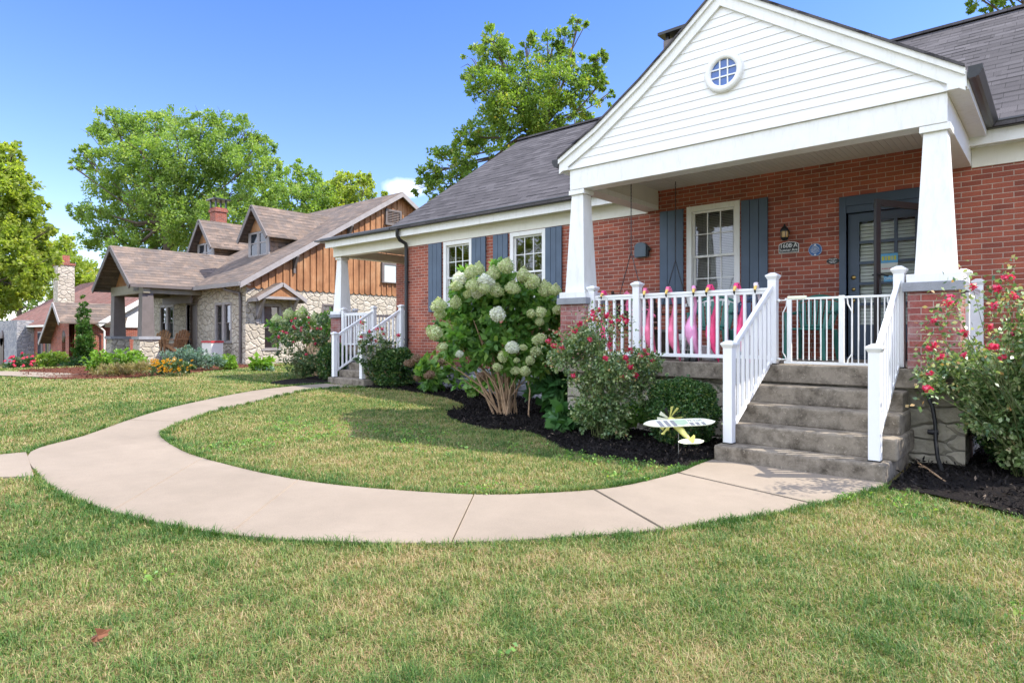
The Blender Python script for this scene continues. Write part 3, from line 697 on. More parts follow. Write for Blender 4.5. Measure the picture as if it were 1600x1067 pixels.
def sd(mb, u0, u1, w0, w1, z0, z1):
    ca, sa = math.cos(ang), math.sin(ang)
    mb.add([(hx+u*ca-w*sa, hy+u*sa+w*ca, z) for z in (z0, z1) for w in (w0, w1) for u in (u0, u1)], [(0, 2, 3, 1), (4, 5, 7, 6), (0, 1, 5, 4), (2, 6, 7, 3), (0, 4, 6, 2), (1, 3, 7, 5)])
s = MB(); wd = .97; t = .085
sd(s, .01, .01+t, -.018, .018, FZ+.03, 3.07); sd(s, wd-t, wd, -.018, .018, FZ+.03, 3.07); sd(s, .01+t, wd-t, -.017, .017, 3.07-t, 3.07); sd(s, .01+t, wd-t, -.017, .017, FZ+.03, FZ+.25)
stm = obj('storm_door', s, dark, house, bev=.003)
g = MB(); ca, sa = math.cos(ang), math.sin(ang)
P_ = lambda u, z: (hx+u*ca, hy+u*sa, z)
g.quad(P_(.01+t, 3.07-t), P_(wd-t, 3.07-t), P_(wd-t, FZ+.25), P_(.01+t, FZ+.25)); obj('pane', g, sglass, stm)
g = MB(); q = P_(wd-.04, 2.11); nrm = Vector((-sa, ca, 0))
for sg in (-1, 1):
    n_ = nrm*sg; e = Vector(q)
    g.tube([e+n_*.018, e+n_*.06, e+n_*.065-Vector((ca, sa, 0))*.11-Vector((0, 0, .02))], .011, 8)
g.tube([Vector(q)+nrm*.04+Vector((0, 0, -.05)), Vector(q)+nrm*.045+Vector((0, 0, -.25))], [.006, .02], 6)
obj('door_handle', g, black, stm)

# ------------- porch: beams, ceiling, gable, roof
BX0, BX1, BY, BZ = -5.55, -.862, 7.70, 3.50
s = MB(); s.box(BX0, BX1, BY, BY+.24, BZ, 3.80); s.box(BX0, BX0+.27, BY+.24, YW-.024, BZ+.002, 3.80); s.box(BX1-.27, BX1, BY+.24, YW-.002, BZ+.002, 3.80)
obj('porch_beam', s, white, house, bev=.005)
s = MB(); s.box(BX0+.27, BX1-.27, BY+.24, YW, 3.845, 3.87); i = 0; x = BX0+.27
while x < BX1-.3: s.box(x, x+.07, BY+.24, YW, 3.84, 3.845); x += .076
y = BY+.25
while y < YW-.06: s.box(BX0+.27, BX0+.278, y, y+.07, BZ+.08, 3.84); y += .076
obj('porch_ceiling', s, soff, house)
AX = -3.21
LRK = [(-5.71, 4.01), (-5.06, 4.35), (-4.33, 4.83), (-3.86, 5.18), (AX, 5.70)]; RRK = [(AX, 5.70), (-2.0, 4.88), (-.71, 4.01)]
SY = BY-.012
def line_x(z):
    """where the siding meets the rake boards at height z"""
    def inv(pl):
        for (xa, za), (xb, zb) in zip(pl[:-1], pl[1:]):
            lo, hi = (za, zb) if za < zb else (zb, za)
            if lo <= z+.24 <= hi: return xa+(xb-xa)*(z+.24-za)/(zb-za)
        return pl[0][0] if pl is LRK else pl[-1][0]
    return inv(LRK), inv(RRK)
s = MB(); z = 3.83; cw = .107
while z < 5.46:
    z2 = min(z+cw, 5.46); (l0, r0), (l1, r1) = line_x(z), line_x(z2)
    l0, l1 = max(l0, BX0+.02), max(l1, BX0+.02); r0, r1 = min(r0, BX1-.02), min(r1, BX1-.02)
    s.add([(l0, SY-.013, z), (r0, SY-.013, z), (r1, SY-.004, z2), (l1, SY-.004, z2), (l0, SY+.006, z), (r0, SY+.006, z)], [(0, 1, 2, 3), (4, 5, 1, 0)]); z = z2
s.box(BX0, BX1, SY-.016, SY+.2, 3.802, 3.835)
s.add([(BX0, SY-.002, 3.8), (BX1, SY-.002, 3.8), (BX1, SY-.002, 3.95), (AX, SY-.002, 5.58), (BX0, SY-.002, 3.95)], [(0, 1, 2, 3, 4)])
gab = obj('gable_siding', s, vinyl, house)
def strip(pl, o0, o1, y0, y1, name, m):
    s = MB()
    n = len(pl); vs = [(x, y, z+o) for o, y in ((o0, y0), (o1, y0), (o1, y1), (o0, y1)) for x, z in pl]
    fs = []
    for i in range(n-1):
        for k in range(4): a_, b_ = k*n, ((k+1) % 4)*n; fs.append((a_+i, a_+i+1, b_+i+1, b_+i))
    fs += [(0, n, 2*n, 3*n), (n-1, 4*n-1, 3*n-1, 2*n-1)]
    s.add(vs, fs); obj(name, s, m, house)
for pl in (LRK, RRK):
    strip(pl, -.245, -.05, SY-.045, SY-.004, 'rake_board', white)
    strip(pl, -.10, -.025, SY-.075, SY-.045, 'rake_crown', white)
s = MB()
for pl in (LRK, RRK):
    n = len(pl); vs = [(x, y, z+o) for y, o in ((SY-.095, 0), (12.6, 0), (12.6, -.03), (SY-.095, -.03)) for x, z in pl]
    s.add(vs, [(k*n+i, k*n+i+1, ((k+1) % 4)*n+i+1, ((k+1) % 4)*n+i) for i in range(n-1) for k in range(4)]+[(0, n, 2*n, 3*n), (n-1, 4*n-1, 3*n-1, 2*n-1)])
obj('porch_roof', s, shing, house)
# boxed returns and side soffits of the porch roof
for x0, x1, sx in ((-5.705, BX0, -1), (BX1, -.70, 1)):
    s = MB(); s.box(x0, x1, SY-.044, SY+.02, 3.80, 4.02-.06) if sx < 0 else s.box(x0, x1, SY-.044, SY+.02, 3.80, 3.96)
    s.box(x0, x1, SY+.02, 9.75, 3.80, 3.815); xo = x0 if sx < 0 else x1
    s.box(xo-.012, xo+.012, SY+.021, 9.7, 3.79, 3.95); obj('soffit', s, white, house)
    g = MB(); xg = x0-.012 if sx < 0 else x1+.012
    g.prism([(xg, 3.985), (xg+sx*.115, 3.99), (xg+sx*.12, 3.95), (xg+sx*.085, 3.885), (xg+sx*.06, 3.87), (xg, 3.87)], 'y', SY-.06, 9.66); obj('gutter', g, gut, house)
# round gable window
wc = (-3.165, 4.61)
g = MB(); g.lathe((wc[0], SY-.02, wc[1]), [(.165, .02), (.165, -.03), (.185, -.045), (.22, -.045), (.245, -.03), (.248, .03)], 40, 'y'); rw = obj('round_window', g, white, house)
g = MB()
for i in range(48):
    a_ = 2*math.pi*i/48; g.lathe((wc[0]+.236*math.cos(a_), SY-.052, wc[1]+.236*math.sin(a_)), [(0, -.008), (.008, -.003), (.01, .008)], 6, 'y')
obj('beading', g, white, rw)
g = MB()
for t in (-.05, .05): g.box(wc[0]+t-.008, wc[0]+t+.008, SY-.04, SY-.02, wc[1]-.157, wc[1]+.157); g.box(wc[0]-.157, wc[0]+.157, SY-.042, SY-.022, wc[1]+t-.008, wc[1]+t+.008)
obj('muntins', g, white, rw)
g = MB(); g.lathe((wc[0], SY-.028, wc[1]), [(0, 0), (.166, 0)], 40, 'y'); obj('pane', g, bglass, rw)

# ------------- columns on brick piers
def column(cx, cy, zf, top, base):
    p = MB(); p.box(cx-.225, cx+.225, cy-.22, cy+.22, base, 1.79); obj('pier', p, brick_p, house)
    p = MB(); p.box(cx-.265, cx+.265, cy-.265, cy+.265, 1.79, 1.885); obj('pier_cap', p, cap_st, house, bev=.006)
    p = MB(); p.box(cx-.235, cx+.235, cy-.235, cy+.235, 1.885, 1.97); p.frustum(cx, cy, 1.97, top-.07, .172, .103); p.box(cx-.135, cx+.135, cy-.135, cy+.135, top-.07, top-.003)
    obj('porch_column', p, white, house, bev=.004)
column(-.972, 7.84, FZ, BZ, FZ); column(-5.44, 7.84, FZ, BZ, FZ)
column(-15.12, 10.16, FZ, 3.478, .99)
# floors and steps
s = MB(); s.box(-5.78, -.66, 7.62, YW, .79, FZ); pf = obj('porch_floor', s, conc_s, house, bev=.012)
s = MB(); s.box(-15.5, -12.05, 9.88, 12.4, .80, FZ); obj('end_porch_floor', s, conc_s, house, bev=.01)
s = MB(); s.box(-15.4, -12.1, 9.98, 10.2, 0, .80); obj('end_porch_foundation', s, stone_f, house)
for xa_, xb_ in ((-15.25, -14.97), (-12.3, -12.06)): s = MB(); s.box(xa_, xb_, YW+.2, 12.4, 3.48, 3.7); obj('end_porch_beam', s, cream, house)
s = MB(); s.box(-14.97, -12.3, YW+.2, 12.4, 3.72, 3.74); obj('end_porch_ceiling', s, soff, house)
def steps(name, label, x0, x1, yf, tread, tops, zb, m):
    t = thing(name, label, 'steps', ((x0+x1)/2, yf, zb))
    for k, z in enumerate(tops):
        b_ = MB(); lo = zb-.1 if k == 0 else tops[k-1]-.01
        sh_ = [0, .05, .02, .0][k % 4] if k else 0
        b_.box(x0+(.06 if k else 0), x1+sh_, yf+k*tread, yf+len(tops)*tread+.04, lo, z); obj('step', b_, m, t, bev=.022)
    return t
steps('porch_steps', 'four worn concrete steps with dark risers leading up to the gated front porch', -2.80, -1.19, 6.50, .28, [.172, .372, .572, .768], 0, conc_s)
steps('end_steps', 'dark concrete steps climbing to the small end porch by the downspout', -13.6, -12.12, 8.72, .28, [.12+.17, .12+.34, .12+.51, .12+.69], .12, conc_s)
# right-hand cheeks of the front steps catch the light: pale end slabs
# ------------- railings (white vinyl)
def post_mb(x, y, z0, z1, w=.05):
    p = MB(); p.box(x-w, x+w, y-w, y+w, z0, z1-.075)
    p.frustum(x, y, z1-.085, z1-.05, w, w+.018); p.frustum(x, y, z1-.05, z1-.03, w+.022, w+.022); p.frustum(x, y, z1-.03, z1, w+.022, w*.45)

    return p
def railing(label, posts, runs, group='white railings round the porches', sp=.115):
    """posts: (x,y,z0,z1,visible); runs: (p,q,zt_p,zt_q,zb_p,zb_q)"""
    t = thing('porch_railing', label, 'railing', (posts[0][0], posts[0][1], posts[0][2]), group=group)
    for x, y, z0, z1 in posts:
        po = obj('post', post_mb(x, y, z0, z1), vinyl, t, bev=.003)
        f = MB(); f.box(x-.054, x+.054, y-.054, y+.054, z0, z0+.012); obj('post_foot', f, black, po)
    for p, q, zp, zq, bp, bq in runs:
        p = Vector(p); q = Vector(q)
        r = MB(); r.obox((*p, zp-.02), (*q, zq-.02), .05, .035); r.obox((*p, zp-.055), (*q, zq-.055), .036, .04); obj('top_rail', r, vinyl, t, bev=.006)
        r = MB(); r.obox((*p, bp+.022), (*q, bq+.022), .036, .045); obj('bottom_rail', r, vinyl, t, bev=.003)
        n = int((q-p).length/sp)
        for i in range(n):
            u = (i+.5)/n; c = p.lerp(q, u)
            b_ = MB(); b_.box(c.x-.0165, c.x+.0165, c.y-.0165, c.y+.0165, bp+(bq-bp)*u+.035, zp+(zq-zp)*u-.06); obj('baluster', b_, vinyl, t)
    return t
railing('white porch rail hung with plastic flamingos', [(-5.165, 7.74, FZ, 2.06), (-4.43, 7.74, FZ, 2.08), (-2.595, 7.74, FZ, 2.085)],
        [((-5.115, 7.74), (-4.48, 7.74), 1.91, 1.91, 1.05, 1.05), ((-4.38, 7.74), (-2.645, 7.74), 1.91, 1.91, 1.05, 1.05)])
sp_ = dict(sp=.10)
railing('sloping white stair rail on the left of the front steps, nearest the toy aeroplane', [(-2.71, 6.70, .172, 1.285)], [((-2.705, 6.75), (-2.60, 7.69), 1.215, 1.94, .30, 1.02)], **sp_)
railing('sloping white stair rail on the right of the front steps, against the brick pier', [(-1.305, 6.66, .172, 1.265), (-1.29, 7.74, FZ, 2.075)], [((-1.305, 6.71), (-1.29, 7.69), 1.20, 1.93, .30, 1.02)], **sp_)
railing('white rail along the open right side of the front porch, behind the right rose bush', [(-.78, 8.25, FZ, 2.05), (-.78, 9.85, FZ, 2.05)], [((-.78, 8.3), (-.78, 9.8), 1.91, 1.91, 1.05, 1.05)])
railing('white rail across the front of the small end porch', [(-14.76, 9.97, FZ, 2.06), (-13.42, 9.97, FZ, 2.07)], [((-14.71, 9.97), (-13.47, 9.97), 1.91, 1.91, 1.05, 1.05)])
railing('white rail along the far side of the small end porch, beyond its front rail', [(-15.0, 10.5, FZ, 2.06), (-15.0, 12.3, FZ, 2.06)], [((-15.0, 10.55), (-15.0, 12.25), 1.91, 1.91, 1.05, 1.05)])
railing('far sloping white stair rail of the end porch steps', [(-13.47, 8.83, .29, 1.40)], [((-13.47, 8.88), (-13.42, 9.92), 1.33, 1.95, .42, 1.03)])
railing('near sloping white stair rail of the end porch steps, half hidden by a rose bush', [(-12.33, 8.83, .29, 1.40), (-12.22, 9.9, FZ, 2.07)], [((-12.33, 8.88), (-12.22, 9.85), 1.33, 1.95, .42, 1.03)])
# ------------- white metal safety gate between the top posts
gt = thing('safety_gate', 'white metal safety gate closed across the top of the front steps', 'gate', (-1.94, 7.72, FZ))
x0, x1, z0, z1, y = -2.50, -1.345, FZ+.01, 1.775, 7.72
g = MB(); g.box(x0+.04, x1, y-.012, y+.012, z0, z0+.03); g.obox((x0+.05, y, z1-.012), (x1, y, z1-.012), .024, .024); g.box(x0+.075, x0+.125, y-.016, y+.016, z0+.03, z1-.02); g.box(x0+.63, x0+.685, y-.016, y+.016, z0+.03, z1+.01)
obj('gate_frame', g, white, gt, bev=.003)
for i in range(7):
    b_ = MB(); x = x0+.125+(i+1)*.505/8; b_.tube([(x, y, z0+.05), (x, y, z1-.02)], .0075, 6); obj('bar', b_, white, gt)
for i in range(6):
    b_ = MB(); x = x0+.70+(i+1)*.44/7; b_.tube([(x, y, z0+.02), (x, y, z1-.02)], .0075, 6); obj('bar', b_, white, gt)
for xx, sg in ((x0+.05, 1), (x0+.735, -1), (x1-.03, -1)):
    b_ = MB(); b_.tube([(xx+sg*.02, y, z0+.02), (xx+sg*.01, y, z0+.07), (xx-sg*.025, y, z0+.13), (xx-sg*.025, y, z1-.17), (xx+sg*.015, y, z1-.09), (xx+sg*.02, y, z1-.015)], .0075, 6); obj('bent_bar', b_, white, gt)
b_ = MB(); b_.box(x0+.08, x0+.29, y-.02, y+.02, z1-.012, z1+.022); obj('latch', b_, cream2, gt, bev=.006)
b_ = MB()
for zz in (z0+.05, z1-.025): b_.tube([(x0-.03, y, zz), (x0+.06, y, zz)], .008, 6); b_.lathe((x0-.02, y, zz), [(0, -.02), (.02, -.01), (.02, .01), (0, .02)], 10)
obj('wall_bolt', b_, white, gt)
# ================================================================== things on and around the porch
def marks(par, c, widths, pitch, m, fill=.55):
    """lines of raised lettering too small to read: broken strokes"""
    s = MB(); z = c[2]+pitch*(len(widths)-1)/2
    for w in widths:
        x = c[0]-w/2
        while x < c[0]+w/2-.004:
            q = random.choice((.003, .005, .006)); s.box(x, x+q, c[1]-.0015, c[1], z-pitch*fill/2*random.uniform(.7, 1), z+pitch*fill/2*random.uniform(.7, 1)); x += q+random.choice((.0025, .0025, .007))
        z -= pitch
    return obj('lettering', s, m, par)
# wall lantern, address sign, plaques, meter box
t = thing('wall_lantern', 'small black wall lantern with an amber glass above the address sign', 'lantern', (-3.14, YW, 2.76))
b_ = MB(); c0 = (-3.14, YW-.11, 2.76); b_.lathe(c0, [(0, 0), (.035, .0), (.05, .02), (.058, .045)], 14); b_.lathe(c0, [(.062, .135), (.066, .15), (.05, .185), (.022, .215), (.01, .23), (.012, .245), (0, .25)], 14)
for i in range(6):
    a_ = i*math.pi/3; b_.tube([(c0[0]+.056*math.cos(a_), c0[1]+.056*math.sin(a_), c0[2]+.04), (c0[0]+.06*math.cos(a_), c0[1]+.06*math.sin(a_), c0[2]+.14)], .004, 5)
b_.tube([(-3.14, YW-.005, 2.9), (-3.14, YW-.05, 2.86), (-3.14, YW-.09, 2.80)], .012, 8); b_.lathe((-3.14, YW, 2.89), [(0, -.02), (.04, -.018), (.045, -.002)], 14, 'y'); obj('lantern_body', b_, black, t)
b_ = MB(); b_.lathe(c0, [(.05, .045), (.055, .09), (.052, .137)], 14); obj('lantern_glass', b_, amber, t)
t = thing('address_sign', 'black arched address sign with white numbers beside the porch window shutter', 'sign', (-3.11, YW-.02, 2.66))
def arch(w, h, hc): return [(-w, -h), (w, -h), (w, h*.55)]+[(w*math.cos(a), h*.55+(h*.45+hc)*math.sin(a)) for a in [R(d) for d in range(15, 180, 15)]]+[(-w, h*.55)]
b_ = MB(); b_.prism([(x-3.11, z+2.66) for x, z in arch(.145, .078, .01)], 'y', YW-.018, YW-.002); obj('border', b_, letter, t)
b_ = MB(); b_.prism([(x-3.11, z+2.66) for x, z in arch(.137, .071, .008)], 'y', YW-.021, YW-.017); obj('plate', b_, signb, t)
text('1608·A', .088, letter, t, loc=(0, -.002, .028)); text('Sumner Ave', .058, letter, t, loc=(0, -.002, -.038), sx=.9)
t = thing('round_plaque', 'round blue plaque with white writing on the brick by the door', 'plaque', (-2.735, YW-.012, 2.595))
b_ = MB(); b_.lathe((-2.735, YW-.012, 2.595), [(0, -.004), (.09, -.004), (.094, 0), (.094, .01)], 36, 'y'); obj('plate', b_, plaqb, t)
b_ = MB(); b_.lathe((-2.735, YW-.0165, 2.595), [(.086, .002), (.087, 0), (.09, 0), (.091, .002)], 36, 'y'); b_.prism([(-2.755, 2.655), (-2.715, 2.655), (-2.735, 2.68)], 'y', YW-.019, YW-.016); b_.box(-2.75, -2.72, YW-.019, YW-.016, 2.515, 2.53); obj('emblem', b_, letter, t)
marks(t, (-2.735, YW-.018, 2.60), [.07, .09, .12, .13, .13, .11, .12, .06], .0145, letter)
t = thing('oval_plaque', 'small black oval plaque with white writing nearest the door frame', 'plaque', (-2.495, YW-.012, 2.412))
b_ = MB(); n_ = 28; b_.prism([(-2.495+.083*math.cos(2*math.pi*i/n_)*(1+.04*math.cos(8*math.pi*i/n_)), 2.412+.047*math.sin(2*math.pi*i/n_)) for i in range(n_)], 'y', YW-.014, YW-.002); obj('plate', b_, signb, t)
marks(t, (-2.495, YW-.0155, 2.412), [.11, .05, .10, .06], .0175, letter)
t = thing('hose_box', 'blue-grey round-topped utility box on the brick left of the porch window', 'box', (-5.6, YW, 2.83))
b_ = MB(); b_.prism([(x-5.61, z+2.83) for x, z in arch(.115, .12, .02)], 'y', YW-.09, YW-.002); obj('box_body', b_, plain('meter_blue', (.09, .125, .16), .5, .1, 5), t, bev=.008)
b_ = MB(); b_.box(-5.50, -5.47, YW-.05, YW-.002, 2.72, 2.9); b_.tube([(-5.47, YW-.03, 2.84), (-5.44, YW-.02, 2.84)], .03, 8); obj('hinge', b_, gut, t)

# flamingos hooked over the porch rail by their necks
def flamingo_parts(mat, head_mat=None):
    t = thing('flamingo', '', 'flamingo')
    b_ = MB(); P = [(.065, .10, -.92), (.05, .095, -.84), (.02, .085, -.75), (-.015, .08, -.65), (-.035, .08, -.56), (-.04, .085, -.47), (-.03, .09, -.38), (-.005, .088, -.29), (.02, .08, -.17), (0, .06, -.05), (0, .035, .02), (0, .0, .055), (0, -.035, .05), (0, -.062, .02)]
    r_ = [.006, .026, .056, .088, .106, .1, .072, .042, .026, .024, .026, .034, .034, .022]
    b_.tube(P, r_, 12, True, .8); obj('body', b_, mat, t, world=False)
    b_ = MB(); b_.tube([(0, -.055, .03), (0, -.078, .0), (0, -.085, -.03)], [.021, .018, .012], 8); bk = obj('beak', b_, beaky, t, world=False)
    b_ = MB(); b_.tube([(0, -.083, -.02), (0, -.086, -.045), (0, -.078, -.065)], [.0135, .012, .003], 8); obj('beak_tip', b_, black, bk, world=False)
    b_ = MB()
    for sx in (-1, 1): b_.lathe((sx*.031, -.03, .055), [(0, -.008), (.007, -.004), (.008, .004), (0, .008)], 8)
    obj('eye', b_, black, t, world=False)
    return t
fl = [(-4.97, 1.0, 0, 'leftmost bright pink flamingo hooked on the rail between the corner post and the middle post', .9, 0),
      (-4.30, -.14, 1, 'coral flamingo hooked on the rail just right of the middle post', 1, .1),
      (-3.93, 0, 1, 'coral flamingo with a leafy wire round it, third along the porch rail', 1.02, -.1),
      (-3.61, 0, 2, 'orchid pink flamingo hooked on the rail in front of the left green chair', .98, .35),
      (-3.30, 0, 0, 'deep pink flamingo hooked on the rail under the middle of the porch window', 1, -.35),
      (-3.02, 0, 0, 'deep pink flamingo hooked on the rail in front of the window right shutter edge', 1.04, -.2),
      (-2.785, 0, 3, 'pale lilac flamingo hooked on the rail next to the left gate post', .95, .1)]
protos = {}
for i, (x, dx, k, lab, s_, rz) in enumerate(fl):
    if k not in protos: o = protos[k] = flamingo_parts(pinks[k])
    else: o = copy_tree(protos[k])
    o['label'] = lab; o['category'] = 'flamingo'; o['group'] = 'plastic flamingos hooked on the porch rail'
    o.location = (-4.38+round((x+4.38)/.1157)*.1157-.03 if x > -4.4 else x, 7.745, 1.905); o.rotation_euler = (0, random.uniform(-.05, .05), rz); o.scale = (1, 1, s_)
t = thing('standing_flamingo', 'pink garden flamingo standing on the porch behind the short rail by the left column', 'flamingo', (-4.86, 8.5, FZ))
b_ = MB(); b_.tube([(.30, 0, .62), (.2, 0, .66), (.05, 0, .68), (-.08, 0, .66), (-.17, 0, .69), (-.2, 0, .78), (-.16, 0, .88), (-.14, 0, .95), (-.19, 0, .99), (-.23, 0, .96)], [.015, .06, .1, .08, .045, .03, .026, .026, .034, .02], 12, True); obj('body', b_, pinks[1], t, world=False)
b_ = MB(); b_.tube([(-.22, 0, .97), (-.26, 0, .92)], [.02, .01], 8); obj('beak', b_, beaky, t, world=False)
for y_ in (-.03, .03): b_ = MB(); b_.tube([(.03, y_, .62), (.03, y_, 0)], .007, 6); obj('leg', b_, steel, t, world=False)

# moulded plastic chairs
def plastic_chair(mat):
    t = thing('plastic_chair', '', 'chair')
    s = MB(); s.tube([(-.21, -.24, .425), (.21, -.24, .425)], .02, 8); s.box(-.22, .22, -.24, .2, .415, .435); obj('seat', s, mat, t, world=False, bev=.008)
    s = MB(); w0, w1, z0, z1 = .19, .27, .43, .90; n_ = 6
    for i in range(n_):
        a0 = -w0+2*w0*i/n_+.008; a1 = -w0+2*w0*(i+1)/n_-.008; b0 = a0*w1/w0; b1 = a1*w1/w0
        cz = lambda x: .10*(1-(x/w1)**2)
        s.add([(a0, .20, z0), (a1, .20, z0), (b1, .31, z1-.1+cz(b1)*.5), (b0, .31, z1-.1+cz(b0)*.5), (a0, .215, z0), (a1, .215, z0), (b1, .325, z1-.1+cz(b1)*.5), (b0, .325, z1-.1+cz(b0)*.5)], [(0, 1, 2, 3), (5, 4, 7, 6), (0, 3, 7, 4), (1, 5, 6, 2), (3, 2, 6, 7), (0, 4, 5, 1)])
    arc = [(x, .31, z1-.08+.09*(1-(x/.28)**2)) for x in np.linspace(-.28, .28, 11)]
    s.tube([(-.2, .2, z0), (-.25, .25, .65)]+arc+[(.25, .25, .65), (.2, .2, z0)], .02, 8, True); s.tube([(-.19, .21, .47), (.19, .21, .47)], .022, 8); obj('backrest', s, mat, t, world=False)
    for sx in (-1, 1):
        s = MB(); s.tube([(sx*.25, .27, .68), (sx*.285, .1, .655), (sx*.285, -.16, .65), (sx*.27, -.23, .62), (sx*.255, -.24, .42)], .022, 8, True); s.box(sx*.285-.03, sx*.285+.03, -.16, .2, .648, .668); obj('armrest', s, mat, t, world=False)
        for yy, yb in ((-.24, -.27), (.22, .30)):
            s = MB(); s.frustum(sx*.235, yy, .0, .42, .022, .034); s.v = [(x+(sx*.03 if z < .1 else 0), y+(yb-yy if z < .1 else 0), z) for x, y, z in s.v]; obj('leg', s, mat, t, world=False, bev=.006)
    return t
c1 = plastic_chair(greenp); c1['label'] = 'green plastic armchair behind the porch rail under the window'; c1.location = (-3.80, 8.75, FZ); c1.rotation_euler.z = R(10); c1['group'] = 'plastic chairs on the porch'
c2 = copy_tree(c1); c2['label'] = 'green plastic armchair behind the safety gate, against the bricks by the door'; c2.location = (-2.66, 9.5, FZ); c2.rotation_euler.z = R(-4)
c3 = copy_tree(c1); c3['label'] = 'dark blue plastic armchair by the right shutter of the porch window'; c3.location = (-3.42, 9.3, FZ); c3.rotation_euler.z = R(5)
for ch_ in c3.children: ch_.data = ch_.data.copy(); ch_.data.materials[0] = bluep
# porch swing on chains
t = thing('porch_swing', 'dark slatted wooden swing hanging on chains at the left end of the porch', 'swing', (-5.0, 8.8, 1.40))
s = MB()
for i in range(6): s.box(-4.98+i*.085, -4.91+i*.085, 8.15, 9.5, 1.40, 1.42)
obj('seat', s, woodd, t)
s = MB()
for i in range(6): s.obox((-5.0-.02*i, 8.15, 1.50+i*.085), (-5.0-.02*i, 9.5, 1.50+i*.085), .02, .065)
for yy in (8.2, 8.82, 9.45): s.obox((-4.98, yy, 1.40), (-5.12, yy, 2.0), .04, .03)
obj('backrest', s, woodd, t)
for yy in (8.12, 9.53): s = MB(); s.box(-5.05, -4.45, yy-.03, yy+.03, 1.66, 1.69); s.box(-4.52, -4.47, yy-.02, yy+.02, 1.40, 1.66); obj('armrest', s, woodd, t)
def chain(pts, par):
    s = MB(); p = Vector(pts[0]); q = Vector(pts[1]); L_ = (q-p).length; n_ = int(L_/.045); d = (q-p).normalized(); side = d.cross(Vector((0, 1, .1))).normalized()
    for i in range(n_):
        c = p+d*(i+.5)*L_/n_; w = side if i % 2 else d.cross(side)
        s.tube([c-d*.027-w*.007, c-d*.027+w*.007, c+d*.027+w*.007, c+d*.027-w*.007, c-d*.027-w*.007], .0035, 4, False)
    obj('chain', s, gut, par)
for yy in (8.12, 9.53):
    for xx, zz in ((-5.02, 1.69), (-4.5, 1.69)): chain(((-4.75, yy, 2.55), (xx, yy, zz)), t)
    chain(((-4.75, yy, 3.84), (-4.75, yy, 2.55)), t)
# small things on the porch floor
t = thing('wicker_basket', 'white wicker basket heaped with cloth on the porch floor behind the rail', 'basket', (-3.95, 8.25, FZ))
s = MB()
for i in range(22):
    a_ = 2*math.pi*i/22; s.tube([(.13*math.cos(a_), .13*math.sin(a_), 0), (.17*math.cos(a_+.3), .17*math.sin(a_+.3), .27)], .006, 4); s.tube([(.13*math.cos(a_), .13*math.sin(a_), 0), (.17*math.cos(a_-.3), .17*math.sin(a_-.3), .27)], .006, 4)
for z_, r_ in ((.01, .132), (.14, .15), (.27, .172)): s.tube([(r_*math.cos(2*math.pi*i/20), r_*math.sin(2*math.pi*i/20), z_) for i in range(21)], .01, 5)
obj('basket_weave', s, wick, t, world=False)
s = MB(); s.lathe((0, 0, .2), [(.16, 0), (.15, .08), (.1, .14), (.05, .15), (0, .14)], 12); o = obj('cloth', s, cream2, t, world=False); o.data.materials[0] = paperw
for v in o.data.vertices: v.co += Vector((random.uniform(-.02, .02), random.uniform(-.02, .02), random.uniform(-.02, .03)))
t = thing('storage_box', 'dark brown storage box on the porch floor beside the wicker basket', 'box', (-4.35, 8.6, FZ))
s = MB(); s.box(-4.62, -4.12, 8.45, 8.85, FZ, FZ+.38); obj('box_body', s, woodd, t, bev=.01); s = MB(); s.box(-4.64, -4.10, 8.43, 8.87, FZ+.38, FZ+.42); obj('lid', s, trimn, t, bev=.008)
t = thing('plant_pot', 'white glazed plant pot on the porch floor right of the wicker basket', 'pot', (-3.60, 8.2, FZ))
s = MB(); s.lathe((-3.60, 8.2, FZ), [(0, 0), (.08, 0), (.105, .1), (.12, .19), (.128, .2), (.11, .2), (.1, .17), (0, .16)], 18); obj('pot', s, vinyl, t)
for dx, sd_ in ((-.045, 'left'), (.045, 'right')):
    t = thing('peg', sd_+' one of two small black flamingo pegs on the porch edge under the bottom rail', 'peg', (-3.62+dx, 7.70, FZ), group='black flamingo pegs under the porch rail'); s = MB(); s.frustum(-3.62+dx, 7.70, FZ, FZ+.05, .034, .03, .05, .045); obj('upper', s, black, t, bev=.008)  # small black stubs, taken for pegs of the flamingos

# spinning aeroplane on a stake, black drain hose, fallen stick, dry leaf
az = Vector((-3.09, 6.27, .0)); t = thing('whirligig_aeroplane', 'yellow and cream toy aeroplane whirligig on a thin stake in the mulch', 'whirligig', az)
fw = Vector((math.cos(YAW+R(90+15)), math.sin(YAW+R(90+15)), 0)); rt = Vector((fw.y, -fw.x, 0)); up = Vector((0, 0, 1))
RX = Vector((math.cos(YAW), math.sin(YAW), 0)); tilt = R(22)
def fr(u, f, z):  # u along the wing, f towards the nose, z up
    return rt*u+(fw*math.cos(tilt)+up*math.sin(tilt)*1)*f+(up*math.cos(tilt)-fw*math.sin(tilt))*z+Vector((0, 0, .335))
def plate(pl, z0, z1, name, m, par):
    n_ = len(pl); s = MB(); s.add([fr(u, f, z0) for u, f in pl]+[fr(u, f, z1) for u, f in pl], [tuple(range(n_))[::-1], tuple(range(n_, 2*n_))]+[(i, (i+1) % n_, n_+(i+1) % n_, n_+i) for i in range(n_)]); return obj(name, s, m, par, world=False)
wing = [(x, .075*min(1, (1-(abs(x)/.43)**6))+.0) for x in np.linspace(-.43, .43, 31)]+[(x, -.075*min(1, (1-(abs(x)/.43)**6))) for x in np.linspace(.43, -.43, 31)]
wg = plate(wing, .075, .083, 'wing', cream2, t)
for a_, b_2 in ((-.26, -.215), (-.18, -.135), (-.105, -.06)): plate([(a_, -.07), (b_2, -.07), (b_2, .045), (a_, .045)], .0833, .0848, 'stripe', greyp, wg)
